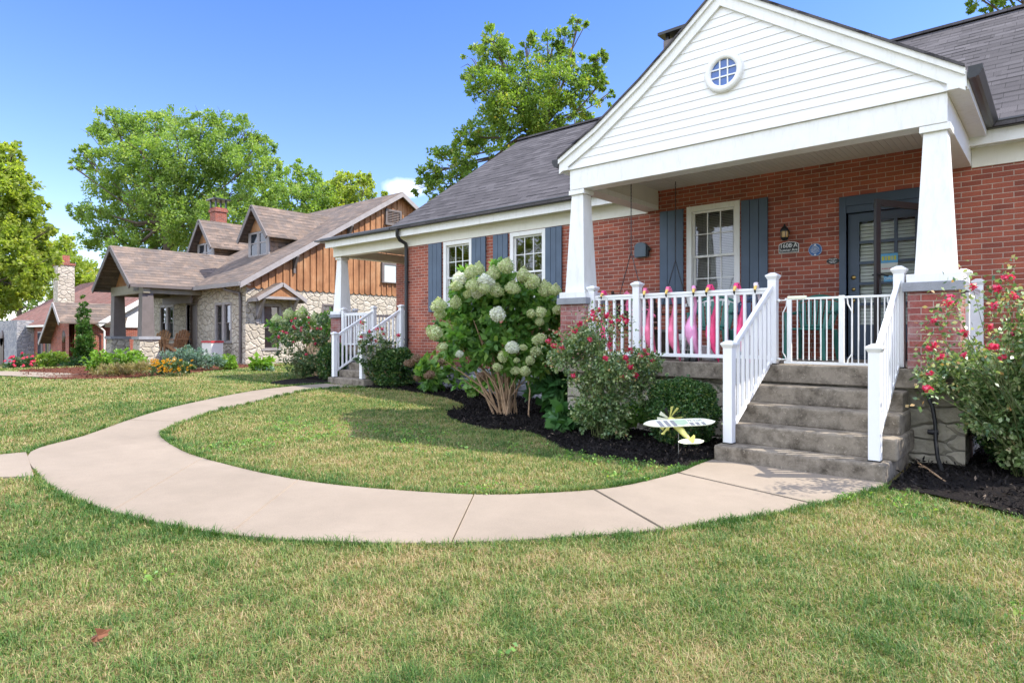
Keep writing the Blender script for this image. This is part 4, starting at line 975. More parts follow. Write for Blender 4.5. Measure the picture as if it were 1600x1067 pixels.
for a_, b_2 in ((.10, .145), (.17, .21), (.24, .28)): plate([(a_, -.068), (b_2, -.068), (b_2, -.012), (a_, -.012)], .0833, .0848, 'stripe', greyp, wg)
plate([(-.09, -.02), (.0, -.06), (.09, -.02), (.09, .05), (-.09, .05)], .0833, .0846, 'canopy_patch', plain('pale_green', (.5, .62, .42), .5, .05, 5), wg)
Mx = Matrix((rt, (fw*math.cos(tilt)+up*math.sin(tilt)), (up*math.cos(tilt)-fw*math.sin(tilt)))).transposed()
tx = text('PK·5260', .05, greyp, wg, loc=fr(.19, .028, .0835), rot=Mx.to_euler(), depth=.001)
s = MB(); pth = [fr(0, .20, .01), fr(0, .16, .012), fr(0, .05, .02), fr(0, -.12, .012), fr(0, -.30, .01)]; s.tube(pth, [.03, .042, .045, .03, .012], 10); fu = obj('fuselage', s, yel, t, world=False)
s = MB(); s.obox(fr(.03, .12, -.01), fr(.03, -.22, .0), .003, .014); s.obox(fr(.031, .1, .02), fr(.03, -.2, .012), .003, .006); obj('stripe', s, black, fu, world=False)
tl = [(x, -.27+.045*(1-(x/.15)**4)) for x in np.linspace(-.15, .15, 15)]+[(x, -.27-.045*(1-(x/.15)**4)) for x in np.linspace(.15, -.15, 15)]
plate(tl, .01, .016, 'tailplane', cream2, t)
s = MB(); q_ = [(-.21, .015), (-.31, .015), (-.325, .05), (-.31, .1), (-.285, .1), (-.25, .05)]; s.add([fr(x, f, z) for x in (-.003, .003) for f, z in q_], [tuple(range(6))[::-1], tuple(range(6, 12))]+[(i, (i+1) % 6, 6+(i+1) % 6, 6+i) for i in range(6)]); obj('tail_fin', s, yel, t, world=False)
for k in range(12):
    a0 = 2*math.pi*k/12; s = MB(); w0, w1 = .006, .021
    P_ = lambda r, w: fr(r*math.sin(a0)+w*math.cos(a0), .21+w*.4, r*math.cos(a0)-w*math.sin(a0)+.01)
    s.add([P_(.02, -w0), P_(.02, w0), P_(.15, w1), P_(.15, -w1)], [(0, 1, 2, 3)]); o = obj('propeller_blade', s, (yel, yel, black, yel, greyp, black, yel, yel, black, cream2, cream2, black)[k], t, world=False)
    so_ = o.modifiers.new('thick', 'SOLIDIFY'); so_.thickness = .0025
s = MB(); s.lathe(fr(0, .215, .01), [(0, -.02), (.018, -.015), (.02, .015), (0, .02)], 10); obj('propeller_hub', s, greyp, t, world=False)
s = MB()
for sx in (-1, 1): s.obox(fr(sx*.035, .1, 0), fr(sx*.11, .1, -.1), .012, .02); s.lathe(fr(sx*.11, .1, -.11), [(0, -.01), (.02, -.008), (.02, .008), (0, .01)], 10)
obj('landing_gear', s, yel, t, world=False)
s = MB(); s.tube([(0, 0, -.1), (.0, 0, .33)], .005, 6); obj('stake', s, steel, t, world=False)
s = MB(); s.tube([(-1.06, 7.74, .76), (-1.03, 7.65, .74), (-.98, 7.62, .62), (-.955, 7.62, .45), (-.95, 7.6, .28), (-.92, 7.5, .12), (-.87, 7.35, .04), (-.84, 7.25, .0)], .02, 10); s.tube([(-.985, 7.62, .36), (-.93, 7.62, .37)], .03, 8); s.tube([(-1.02, 7.63, .36), (-.95, 7.62, .36)], .026, 8)
tag(obj('drain_hose', s, rubber), 'black corrugated drain hose curving from under the porch slab into the mulch', 'hose')
s = MB(); s.tube([(-1.08, 7.45, .06), (-.98, 7.25, .055), (-.86, 6.98, .045), (-.78, 6.82, .035)], [.008, .011, .009, .006], 7); s.tube([(-1.0, 7.29, .055), (-1.04, 7.22, .07)], .005, 5); tag(obj('stick', s, stemt), 'thin bare stick lying on the mulch right of the front steps', 'stick')
b_ = MB(); lx, ly = -3.14, .88
lf = [(0, -.05), (.01, -.03), (.036, -.042), (.031, -.02), (.058, -.004), (.036, .008), (.046, .036), (.018, .028), (.0, .062), (-.016, .03), (-.042, .043), (-.034, .01), (-.054, -.012), (-.028, -.02), (-.031, -.045), (-.01, -.03)]
b_.add([(lx, ly, .055)]+[(lx+x*.55*math.cos(.7), ly+x*.55*math.sin(.7)+.022*math.sin(z*60)+.3*abs(x), .055+z*.6) for x, z in lf], [(0, i+1, (i+1) % 16+1) for i in range(16)])
o = tag(obj('fallen_leaf', b_, leafb), 'single dry brown leaf standing in the grass at lower left', 'leaf'); so_ = o.modifiers.new('t', 'SOLIDIFY'); so_.thickness = .001

# ================================================================== shrubs and flowers
def leafset(name, lobes, n, size, m, parent, **k): return foliage(name, lobes, n, size, m, parent, **k)[0]
def stems(parent, base, tips, r0, m, name='stems', spread=.08, wob=.08, n=6):
    s = MB(); B = Vector(base)
    for tp in tips:
        tp = Vector(tp); b0 = B+Vector((random.uniform(-spread, spread), random.uniform(-spread, spread), -.05))
        mid1 = b0.lerp(tp, .35)+Vector((random.uniform(-wob, wob), random.uniform(-wob, wob), .1*(tp-b0).length)); mid2 = b0.lerp(tp, .7)+Vector((random.uniform(-wob, wob), random.uniform(-wob, wob), .06))
        r_ = r0*random.uniform(.7, 1.2); s.tube([b0, mid1, mid2, tp], [r_, r_*.8, r_*.55, r_*.25], n)
    return obj(name, s, m, parent)
def petals_mesh(name, n, prof, size, m, wid=.45):
    """bloom head: petals standing on a lathe profile (r,z)"""
    P = []; O = []
    pr = np.array(prof); w = pr[:, 0]+.02; w /= w.sum()
    k = rng.choice(len(pr), n, p=w); a_ = rng.random(n)*2*math.pi; j = rng.uniform(-.5, .5, n)
    r_ = pr[k, 0]*rng.uniform(.68, 1.12, n)*(1+.12*np.sin(a_*3+1)); z = pr[k, 1]+j*(pr[1, 1]-pr[0, 1])
    P = np.stack([r_*np.cos(a_), r_*np.sin(a_), z], 1); zc = pr[:, 1].mean()
    O = P-np.array([0, 0, zc]); O /= np.linalg.norm(O, axis=1)[:, None]+1e-6
    d = rng.normal(size=(n, 3)); d -= O*(d*O).sum(1)[:, None]; d /= np.linalg.norm(d, axis=1)[:, None]; w_ = np.cross(O, d); nn = O
    s_ = size*rng.uniform(.75, 1.2, n)[:, None]
    V = np.empty((n, 4, 3)); V[:, 0] = P-d*s_*.5; V[:, 2] = P+d*s_*.5; V[:, 1] = P+w_*s_*wid+nn*s_*.5; V[:, 3] = P-w_*s_*wid-nn*s_*.15
    o = npmesh(name, V.reshape(-1, 3), np.arange(n*4).reshape(n, 4), m, None, np.repeat(rng.random(n), 4)); return o
cone = [(.055, .0), (.095, .03), (.115, .06), (.118, .09), (.105, .12), (.088, .15), (.065, .18), (.038, .21), (.012, .235)]
ball = [(.04, -.09), (.085, -.06), (.105, -.03), (.112, 0), (.105, .03), (.085, .06), (.05, .085), (.015, .1)]
hd_l = petals_mesh('flower_head', 1300, cone, .022, P_lime); hd_w = petals_mesh('flower_head', 1200, cone, .024, P_white); bl_l = petals_mesh('flower_head', 1000, ball, .022, P_lime); bl_w = petals_mesh('flower_head', 1000, ball, .024, P_white); bl_t = petals_mesh('flower_head', 500, ball, .026, P_tan)
rose_p = petals_mesh('rose_bloom', 26, [(.012, 0), (.026, .006), (.034, .014), (.03, .024), (.016, .03)], .034, P_red)
tiny_y = petals_mesh('flower', 14, [(.02, 0), (.04, .004), (.045, .008)], .04, P_yel)
PROTO = [hd_l, hd_w, bl_l, bl_w, bl_t, rose_p, tiny_y]

# the big panicle hydrangea: pixel-placed from its own distance
HD = 10.35; hb = at(790, 640, HD); hb.z = .02
t = thing('hydrangea', 'big panicle hydrangea shrub with lime and white cone flowers on bare tan stems', 'shrub', hb)
lob = []
for px, py, r in ((700, 500, 26), (735, 470, 34), (775, 455, 36), (820, 470, 36), (850, 480, 28), (745, 510, 36), (790, 505, 40), (835, 520, 36), (715, 530, 26), (765, 540, 32), (815, 550, 32), (850, 545, 26), (735, 440, 24), (780, 425, 22), (700, 545, 18), (745, 562, 16), (790, 570, 24), (835, 575, 22), (865, 500, 22)):
    p = at(px, py, HD+random.uniform(-.36, .36)); rr = r*HD/F; lob.append((*p, rr, rr*1.1, rr*.85))
leafset('leaves', lob, 6800, .135, L_hyd, t, shell=.15, wid=.31, sub=10, droop=.35)
st = MB(); tips = []
for i in range(16):
    l = random.choice(lob); tips.append((l[0], l[1], l[2]))
for px, py in ((690, 560), (720, 590), (755, 560), (780, 560), (800, 560), (825, 560), (700, 500), (740, 500), (770, 500), (805, 500), (840, 500), (862, 480)):
    tips.append(tuple(at(px, py, HD+random.uniform(-.3, .3))))
stems(t, hb, tips, .019, stemt, 'stems', .14, .07)
s = MB(); q = at(826, 641, HD-.35); q.z = .0
s.tube([q, q+Vector((0, 0, .12)), at(828, 610, HD-.35), at(824, 590, HD-.3), at(815, 555, HD-.1)], [.016, .013, .013, .012, .009], 7); obj('side_stem', s, stemt, t)
heads = [(719, 431, 1, 1.15), (735, 424, 0, 1.0), (748, 417, 0, 1.1), (759, 435, 1, 1.35), (770, 424, 0, 1.15), (787, 412, 0, 1.2), (736, 443, 0, 1.1), (773, 449, 0, 1.2), (799, 446, 0, 1.15), (745, 456, 3, 1.1), (757, 447, 0, 1), (815, 426, 0, 1.2), (836, 435, 0, 1.3), (854, 449, 0, 1.2), (866, 449, 0, 1.1), (687, 474, 0, 1.2), (687, 491, 2, 1), (679, 520, 2, 1.3), (691, 542, 2, .9), (777, 491, 3, 1.25), (830, 490, 2, .85), (845, 488, 2, .95), (843, 503, 2, .9), (872, 484, 2, 1.1), (838, 532, 2, .95), (844, 529, 2, 1), (800, 543, 3, 1.15), (817, 543, 2, .7), (786, 558, 2, 1), (777, 574, 2, .85), (806, 579, 2, .85), (820, 580, 2, .9), (807, 563, 2, .55), (837, 549, 2, .9), (828, 563, 2, .9), (718, 553, 3, .65), (713, 447, 2, 1), (711, 470, 0, 1), (881, 520, 2, .8), (730, 460, 2, .7)]
for px, py, k, s_ in heads:
    p = at(px, py, HD-.62+random.uniform(-.15, .15)); p.z -= .1*s_ if k < 2 else 0
    share(PROTO[k], t, p-hb, (random.uniform(-.35, .35), random.uniform(-.35, .35), random.uniform(0, 6)), tuple(s_*.76*random.uniform(.82, 1.15) for _ in range(3)))

def rosebush(label, bpx, d, w, h, nl, blooms, size=.036, dark_=False, depth=None, m=None):
    b0 = at(*bpx, d); b0.z = G(b0.x, b0.y)+.02
    t = thing('rose_bush', label, 'rose bush', b0, group='red rose bushes in the mulch beds')
    dw = depth or w*.75; lob = []
    for i in range(26):
        u = random.random(); z = h*(.12+.76*u); rad = (.22+.28*math.sin(math.pi*min(1, u*1.05)*.62))*w
        a_ = random.uniform(0, 6.28); rr = rad*random.uniform(.3, 1)
        lob.append((b0.x+rr*math.cos(a_), b0.y+rr*math.sin(a_)*dw/w, b0.z+z, w*.19, dw*.19, h*.14))
    leafset('leaves', lob, nl, size, m or (L_rosed if dark_ else L_rose), t, shell=.2, wid=.33, sub=14, droop=.15)
    tips = [(l[0], l[1], l[2]) for l in lob]+[tuple(at(px, py, dd)) for px, py, dd in blooms]
    stems(t, b0, tips, .006, stemg, 'canes', w*.09, w*.05, 5)
    for px, py, dd in blooms:
        share(rose_p, t, at(px, py, dd)-b0, (random.uniform(-.9, .9), random.uniform(-.9, .9), random.uniform(0, 6)), (random.uniform(.65, 1.0)*(1.0 if d < 10 else 1.25),)*3)
    # a spray of young leaves under each bloom
    P = np.repeat(np.array([list(at(px, py+6, dd)) for px, py, dd in blooms]), 34, 0)+rng.normal(size=(len(blooms)*34, 3))*.065*np.array([1, 1, 1.6])
    V, Fc, var = leaf_arrays(P, size*.9, None, .33); npmesh('leaf_sprays', V, Fc, m or L_rose, t, var)
    return t
bl = [(925, 487), (935, 486), (928, 492), (921, 500), (932, 499), (945, 497), (905, 507), (936, 503), (949, 495), (954, 504), (966, 502), (974, 496), (979, 503), (958, 511), (920, 531), (953, 539), (899, 519), (857, 535), (976, 560), (981, 566), (999, 557), (1010, 555), (1018, 564), (974, 588), (985, 575), (992, 587), (897, 588), (879, 545), (864, 541), (1006, 548), (986, 548), (944, 560)]
rosebush('tall rose bush with red blooms and pale leaves before the short porch rail', (945, 688), 8.0, 1.38, 1.45, 13000, [(x, y, 8.0+random.uniform(-.75, -.2)) for x, y in bl], .046)
bl = [(1520, 449), (1484, 466), (1481, 474), (1489, 477), (1558, 454), (1570, 436), (1576, 435), (1580, 461), (1586, 465), (1553, 481), (1460, 503), (1505, 523), (1549, 544), (1553, 543), (1459, 540), (1455, 546), (1472, 560), (1507, 557), (1453, 585), (1449, 609), (1545, 512), (1590, 520), (1568, 560), (1610, 470), (1625, 500), (1640, 530)]
rosebush('large rose bush with scattered red blooms right of the brick pier', (1612, 748), 5.9, 1.4, 1.62, 24000, [(x, y, 5.9+random.uniform(-.75, -.1)) for x, y in bl], .05, m=L_rose)
bl = [(565, 527), (563, 534), (581, 531), (587, 533), (597, 515), (590, 515), (565, 505), (577, 519), (600, 522), (622, 525), (575, 545), (568, 538)]
rosebush('small rose bush with dark red blooms in front of the end porch stair rail', (588, 600), 14.7, 1.0, 1.2, 2600, [(x, y, 14.6+random.uniform(-.4, .2)) for x, y in bl], .06, True)
bl = [(442, 519), (447, 521), (458, 511), (461, 513), (471, 513), (483, 505), (495, 514), (500, 514), (491, 530), (493, 538), (458, 535), (454, 540), (478, 554), (435, 527), (482, 497), (456, 502), (471, 517), (486, 514), (462, 498)]
rosebush('wide rose bush with dark red blooms left of the end porch steps', (470, 592), 16.9, 1.6, 1.75, 4200, [(x, y, 16.8+random.uniform(-.6, .2)) for x, y in bl], .065, True)

# second hydrangea behind that bush
hb2 = at(490, 588, 18.2); hb2.z = .14
t = thing('hydrangea', 'pale green hydrangea rising behind the wide rose bush left of the end porch', 'shrub', hb2)
lob = [(*at(px, py, 18.2+random.uniform(-.4, .4)), .38, .38, .3) for px, py in ((440, 510), (455, 503), (475, 500), (497, 505), (515, 512), (505, 525), (485, 520), (460, 520), (436, 525), (520, 500))]
leafset('leaves', lob, 1300, .14, L_hyd, t, shell=.2, sub=12); stems(t, hb2, [l[:3] for l in lob], .02, stemt, 'stems', .15)
for px, py in ((432, 506), (450, 497), (470, 497), (494, 503), (446, 513), (474, 494), (430, 520)):
    share(hd_l, t, at(px, py, 17.8)-hb2, (.2, .1, random.random()*6), (1.2,)*3)

def roundbush(name, label, cat, c, rx, rz, n, size, m, squ=1.0, group=None, shell=.82):
    b0 = Vector((c[0], c[1], G(c[0], c[1])))
    t = thing(name, label, cat, b0, group=group)
    zc = b0.z+rz*.93
    u = rng.normal(size=(n, 3)); u /= np.linalg.norm(u, axis=1)[:, None]; u[:, 2] = np.abs(u[:, 2])*np.where(rng.random(n) < .72, 1, -.9)
    lump = 1+.07*np.sin(u[:, 0]*7+c[0])*np.sin(u[:, 1]*6)+.05*np.sin(u[:, 2]*9+2*c[1])
    e = np.sign(u)*np.abs(u)**(1/squ); r_ = (shell+(1-shell)*rng.random(n)**.8)*lump
    P = np.array([b0.x, b0.y, zc])+e*r_[:, None]*np.array([rx, rx, rz])
    k = P[:, 2] > b0.z+.02; P = P[k]; u = u[k]
    V, Fc, var = leaf_arrays(P, size*rng.uniform(.7, 1.3, len(P)), u*.7, .34, -.2)
    npmesh('leaves', V, Fc, m, t, var)
    tips = [(b0.x+rx*.7*math.cos(a_), b0.y+rx*.7*math.sin(a_), b0.z+rz*random.uniform(.9, 1.7)) for a_ in np.linspace(0, 6.2, 14)]
    stems(t, b0, tips, .02, stemt, 'stems', rx*.15)
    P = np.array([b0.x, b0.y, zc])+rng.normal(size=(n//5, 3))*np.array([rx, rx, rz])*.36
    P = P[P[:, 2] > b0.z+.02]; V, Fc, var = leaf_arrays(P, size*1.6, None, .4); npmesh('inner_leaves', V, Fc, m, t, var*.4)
    return t
BXG = 'clipped boxwood balls along the house'
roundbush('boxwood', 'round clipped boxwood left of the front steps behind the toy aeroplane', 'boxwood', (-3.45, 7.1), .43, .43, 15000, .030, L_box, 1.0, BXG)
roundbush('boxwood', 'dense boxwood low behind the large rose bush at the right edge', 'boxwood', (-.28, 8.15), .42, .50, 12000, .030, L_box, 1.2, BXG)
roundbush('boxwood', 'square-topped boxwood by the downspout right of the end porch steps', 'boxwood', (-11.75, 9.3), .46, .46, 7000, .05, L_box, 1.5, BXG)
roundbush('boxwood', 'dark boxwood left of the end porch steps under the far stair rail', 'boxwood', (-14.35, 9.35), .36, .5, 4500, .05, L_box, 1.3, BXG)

def broadleaf(name, label, c, spread, h, n, size, m, heads=0, cat='plant', hm=None, group=None):
    b0 = Vector((c[0], c[1], G(c[0], c[1])+.02)); t = thing(name, label, cat, b0, group=group)
    lob = [(b0.x+random.uniform(-.6, .6)*spread, b0.y+random.uniform(-.5, .5)*spread, b0.z+h*random.uniform(.35, .75), spread*.35, spread*.35, h*.3) for _ in range(9)]
    leafset('leaves', lob, n, size, m, t, shell=.35, wid=.36, sub=6, droop=.45); stems(t, b0, [l[:3] for l in lob], .01, stemg, 'stems', spread*.2)
    for i in range(heads):
        l = random.choice(lob); q = Vector(l[:3])+Vector((random.uniform(-.3, .3), -.2*spread-random.random()*.15, random.uniform(-.05, .25)*h))
        share(hm, t, q-b0, (random.uniform(-.5, .5), random.uniform(-.5, .5), 0), (random.uniform(.6, .95),)*3)
    return t
broadleaf('mophead_hydrangea', 'low broad hydrangea with faded brown heads against the stone foundation, left of the big one', (-10.3, 9.35), .75, .8, 560, .17, L_hyd, 9, 'shrub', bl_t)
broadleaf('mophead_hydrangea', 'low hydrangea with faded heads tucked under the left windows behind the bare stems', (-8.9, 9.45), .6, .6, 380, .16, L_hyd, 5, 'shrub', bl_t)
broadleaf('hosta', 'clump of broad green hosta leaves at the foot of the tall rose bush', (-5.15, 7.0), .35, .36, 130, .19, L_host)
broadleaf('lily_clump', 'tall lush green leaf clump between the big hydrangea and the tall rose bush', (-6.2, 8.3), .5, .85, 330, .24, L_host)
broadleaf('hosta', 'dark leafy clump behind the tall rose bush near the porch foundation', (-4.4, 7.3), .4, .45, 200, .13, L_hyd)
# ================================================================== the stone cottage next door
CX, CY, CZ = -23.72, 11.61, .15
cot = thing('stone_cottage', 'stone cottage with a cedar board gable, two dormers and a brown shingle roof', 'house', (-28, 12, CZ))
CL, CB, RY, RZ, EZ, EY = -33.2, 26.4, 19.0, 8.02, 3.32, 11.2
slp = (RZ-EZ)/(RY-EY)
rz = lambda y: EZ+slp*((y-EY) if y < RY else (2*RY-y-EY))
W1 = (-26.4, -24.9, 1.02, 2.62); CD = (-29.15, -28.2, .58, 2.62); W2 = (-32.25, -30.6, 1.1, 2.68)
S1 = (12.25, 13.08, .74, 2.54); S2 = (14.93, 15.55, 2.18, 2.62)
s = MB(); wall(s, CL, CX, 0, 3.35, CY, [W1, CD, W2]); wall(s, CY, CB, 0, 3.2, CX, [S1, S2], ax='x'); s.box(CL, CL+.25, CY+.25, CB, 0, 3.3); s.box(CL+.25, CX-.25, CB-.25, CB, 0, 3.3); obj('wall', s, stone_n, cot)
# stone patch at the corner left bare of render
s = MB(); s.box(CX-.3, CX+.03, CY-.03, CY+.75, 0, 1.75); obj('corner_stones', s, stone_n, cot)
# cedar gable: boards and battens with scalloped ends
s = MB(); U = (18.0, 18.95, 3.75, 4.68); VT = (18.3, 19.05, 6.5, 7.06)
y = CY+.02; bw_ = .305
while y < CB-.05:
    a_, b_ = y, min(y+bw_, CB); zt = min(rz(a_), rz(b_))-.10; n_ = 5
    if zt > 3.2:
        zc = [(a_+(b_-a_)*i/n_, 3.10+.07*(1-math.sin(math.pi*i/n_))) for i in range(n_+1)]
        top = [(b_, rz(b_)-.08), (a_, rz(a_)-.08)]
        x0, x1 = CX-.02, CX+.035+random.uniform(0, .012)
        n2 = len(zc)+2; P_ = zc+top
        s.add([(x1, *p) for p in P_]+[(x0, *p) for p in P_], [tuple(range(n2)), tuple(range(n2, 2*n2))[::-1]]+[(i, n2+i, n2+(i+1) % n2, (i+1) % n2) for i in range(n2)])
        s.box(CX+.03, CX+.085, b_-.028, b_+.028, 3.17, rz(b_)-.1)
    y += bw_
obj('gable_boards', s, woodb, cot)
def roofslab(mb, pts_lo, pts_hi, th=.07):
    a, b = pts_lo; c, d = pts_hi
    mb.add([a, b, d, c]+[(p[0], p[1], p[2]-th) for p in (a, b, d, c)], [(0, 1, 2, 3), (7, 6, 5, 4), (0, 4, 5, 1), (1, 5, 6, 2), (2, 6, 7, 3), (3, 7, 4, 0)])
XR, XL = CX+.38, CL-.4
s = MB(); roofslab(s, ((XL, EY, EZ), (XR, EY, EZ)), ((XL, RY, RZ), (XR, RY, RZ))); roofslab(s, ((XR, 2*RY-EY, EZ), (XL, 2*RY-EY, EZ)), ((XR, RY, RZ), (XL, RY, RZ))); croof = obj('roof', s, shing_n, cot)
for x in (XR, XL):
    s = MB()
    for y0, y1 in ((EY, RY), (2*RY-EY, RY)):
        s.add([(x+dx, yy, zz+dz) for dx in (-.03, .03) for yy, zz in ((y0, EZ), (y1, RZ)) for dz in (-.24, -.02)], [(0, 2, 3, 1), (4, 5, 7, 6), (0, 4, 6, 2), (1, 3, 7, 5), (0, 1, 5, 4), (2, 6, 7, 3)])
    obj('rake_board', s, trimg, cot)
s = MB(); s.box(XL, XR, EY-.05, EY+.02, EZ-.16, EZ-.0); s.box(XL, XR, EY+.02, CY, EZ-.1, EZ-.08); obj('gutter', s, trimg, cot)
s = MB(); s.tube([(CX-1.1, EY, EZ-.12), (CX-1.0, EY+.1, EZ-.25), (CX-.35, CY-.08, EZ-.4), (CX-.3, CY-.08, EZ-.7), (CX-.3, CY-.08, .2)], .055, 8); obj('downspout', s, trimn, cot)
for yb in (13.6, 16.2):
    s = MB(); zb = rz(yb)-.25; s.obox((CX+.05, yb, zb-.55), (CX+.36, yb, zb), .1, .1); s.obox((CX+.05, yb, zb), (CX+.4, yb, zb), .1, .1); s.box(CX+.03, CX+.13, yb-.05, yb+.05, zb-.7, zb+.05); obj('bracket', s, trimn, cot)
for o, k in ((W1, 2), (W2, 2)):
    a, b, c, d = o; m_ = (a+b)/2
    for u0, u1 in ((a, m_), (m_, b)): window((u0, u1, c, d), cot, y=CY, cols=1, rows=1, m=trimg, casing=.10, sash_m=trimn, lights=False)
    s = MB(); s.box(a, b, CY+.2, CY+.22, c, d); obj('curtain', s, curt, cot)
window(S1, cot, y=CX, cols=1, rows=1, m=trimg, ax='x', casing=.1, sash_m=trimn, lights=False); window(S2, cot, y=CX, cols=1, rows=1, m=trimn, ax='x', casing=.08, lights=False)
window(U, cot, y=CX+.12, cols=1, rows=1, m=trimn, ax='x', casing=.13, sash_m=white, lights=False)
s = MB(); s.box(CX-.02, CX+.1, U[0], U[1], U[2], U[3]); obj('window_back', s, plain('pale_reflection', (.5, .55, .53), .5, .05, 2), cot)  # pale greenish panel stands in for the reflection in the panes
s = MB(); s.box(CX-.3, CX-.28, S1[0], S1[1], S1[2], S1[3]); obj('curtain', s, curt, cot)
a, b, c, d = VT; s = MB(); s.box(CX+.03, CX+.13, a-.09, a, c-.09, d+.09); s.box(CX+.03, CX+.13, b, b+.09, c-.09, d+.09); s.box(CX+.03, CX+.13, a, b, d, d+.09); s.box(CX+.03, CX+.16, a-.12, b+.12, c-.1, c)
for i in range(7): z = c+.02+i*(d-c)/7; s.add([(CX+.05, a, z+.07), (CX+.05, b, z+.07), (CX+.12, b, z), (CX+.12, a, z)], [(0, 1, 2, 3)])
obj('vent', s, trimn, cot)
s = MB(); s.box(CD[0], CD[1], CY+.12, CY+.17, CD[2], CD[3]); d_ = obj('door', s, woodd, cot); s = MB(); s.box(CD[0]-.1, CD[0], CY-.02, CY+.1, CD[2], CD[3]+.1); s.box(CD[1], CD[1]+.1, CY-.02, CY+.1, CD[2], CD[3]+.1); s.box(CD[0], CD[1], CY-.02, CY+.1, CD[3], CD[3]+.1); obj('door_frame', s, trimn, d_); s = MB(); s.lathe((CD[1]-.1, CY+.1, 1.5), [(0, -.05), (.04, -.03), (.03, 0)], 8, 'y'); obj('handle', s, brass, d_)
# little roof over the side window
s = MB(); xa, xb = CX-.02, CX+.72; ym, ya, yb = 12.75, 11.72, 13.78
roofslab(s, ((xa, ya, 2.72), (xb, ya, 2.72)), ((xa, ym, 3.36), (xb, ym, 3.36)), .05); roofslab(s, ((xb, yb, 2.72), (xa, yb, 2.72)), ((xb, ym, 3.36), (xa, ym, 3.36)), .05)
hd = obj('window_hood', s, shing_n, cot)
s = MB(); s.box(xa, xb-.04, ya-.03, ya+.02, 2.58, 2.72); s.box(xa, xb-.04, yb-.02, yb+.03, 2.58, 2.72)
for y0, y1 in ((ya, ym), (yb, ym)): s.obox((xb, y0, 2.66), (xb, y1, 3.29), .05, .14)
s.box(xb-.14, xb-.04, 11.95, 13.55, 2.70, 2.8)
for yy in (12.05, 13.45): s.obox((CX, yy, 1.9), (xb-.12, yy, 2.72), .1, .1); s.box(CX, CX+.08, yy-.05, yy+.05, 1.75, 2.75)
obj('hood_frame', s, trimg, hd)
s = MB(); s.add([(xb-.06, 12.1, 2.8), (xb-.06, 13.4, 2.8), (xb-.06, ym, 3.22)], [(0, 1, 2)]); obj('hood_panel', s, woodb, hd)
# dormers
def dormer(xc, w=.9):
    yf = 13.66; ze, za = 5.82, 6.98; ov = .42; yb = EY+(za-EZ)/slp
    zb = rz(yf)-.1
    s = MB(); s.box(xc-w, xc+w, yf, yf+.03, zb, ze+.05); s.add([(xc-w, yf, ze), (xc+w, yf, ze), (xc, yf, za-.15)], [(0, 1, 2)]); d_ = obj('dormer', s, woodb, cot)
    for sx in (-1, 1):
        s = MB(); s.add([(xc+sx*w, yf, zb), (xc+sx*w, yf, ze+.1), (xc+sx*w, EY+(ze+.1-EZ)/slp, ze+.1)], [(0, 1, 2)]); obj('cheek_wall', s, shing_w, d_)
    s = MB(); k = (za-ze)/(w); zz = za-(w+ov)*k*.86
    for sx in (-1, 1):
        lo = [(xc+sx*(w+ov), yf-.35, zz), (xc+sx*(w+ov), EY+(zz-EZ)/slp, zz)]; hi = [(xc, yf-.35, za), (xc, yb, za)]
        roofslab(s, lo if sx > 0 else lo[::-1], hi if sx > 0 else hi[::-1], .05)
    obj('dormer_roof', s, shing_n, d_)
    s = MB()
    for sx in (-1, 1): s.obox((xc+sx*(w+ov), yf-.36, zz-.08), (xc, yf-.36, za-.07), .05, .18)
    obj('dormer_trim', s, trimn, d_)
    s = MB()
    for u0 in (-.78, .02):
        s.box(xc+u0, xc+u0+.76, yf-.05, yf, zb+.05, zb+.13); s.box(xc+u0, xc+u0+.09, yf-.05, yf, zb+.13, ze+.02); s.box(xc+u0+.67, xc+u0+.76, yf-.05, yf, zb+.13, ze+.02); s.box(xc+u0+.09, xc+u0+.67, yf-.05, yf, ze-.06, ze+.02); s.box(xc+u0+.09, xc+u0+.67, yf-.04, yf, zb+.62, zb+.67)
    s.box(xc-w-.02, xc-.78, yf-.04, yf+.02, zb, ze+.02); s.box(xc+.78, xc+w+.02, yf-.04, yf+.02, zb, ze+.02)
    w_ = obj('window', s, trimg, d_); s = MB(); s.box(xc-.72, xc+.72, yf-.02, yf-.008, zb+.1, ze-.04); obj('pane', s, npane, w_)
dormer(-26.67); dormer(-32.05)
s = MB(); s.box(-34.15, -33.48, 14.75, 15.35, 0, 8.0); s.box(-34.2, -33.43, 14.7, 15.4, 7.78, 7.92); c_ = obj('chimney', s, brick_o, cot); s = MB(); s.box(-34.3, -33.33, 14.6, 15.5, 8.40, 8.47); [s.box(x, x+.07, y, y+.07, 8.0, 8.41) for x in (-34.15, -33.55) for y in (14.75, 15.28)]; obj('chimney_cap', s, gut, c_)
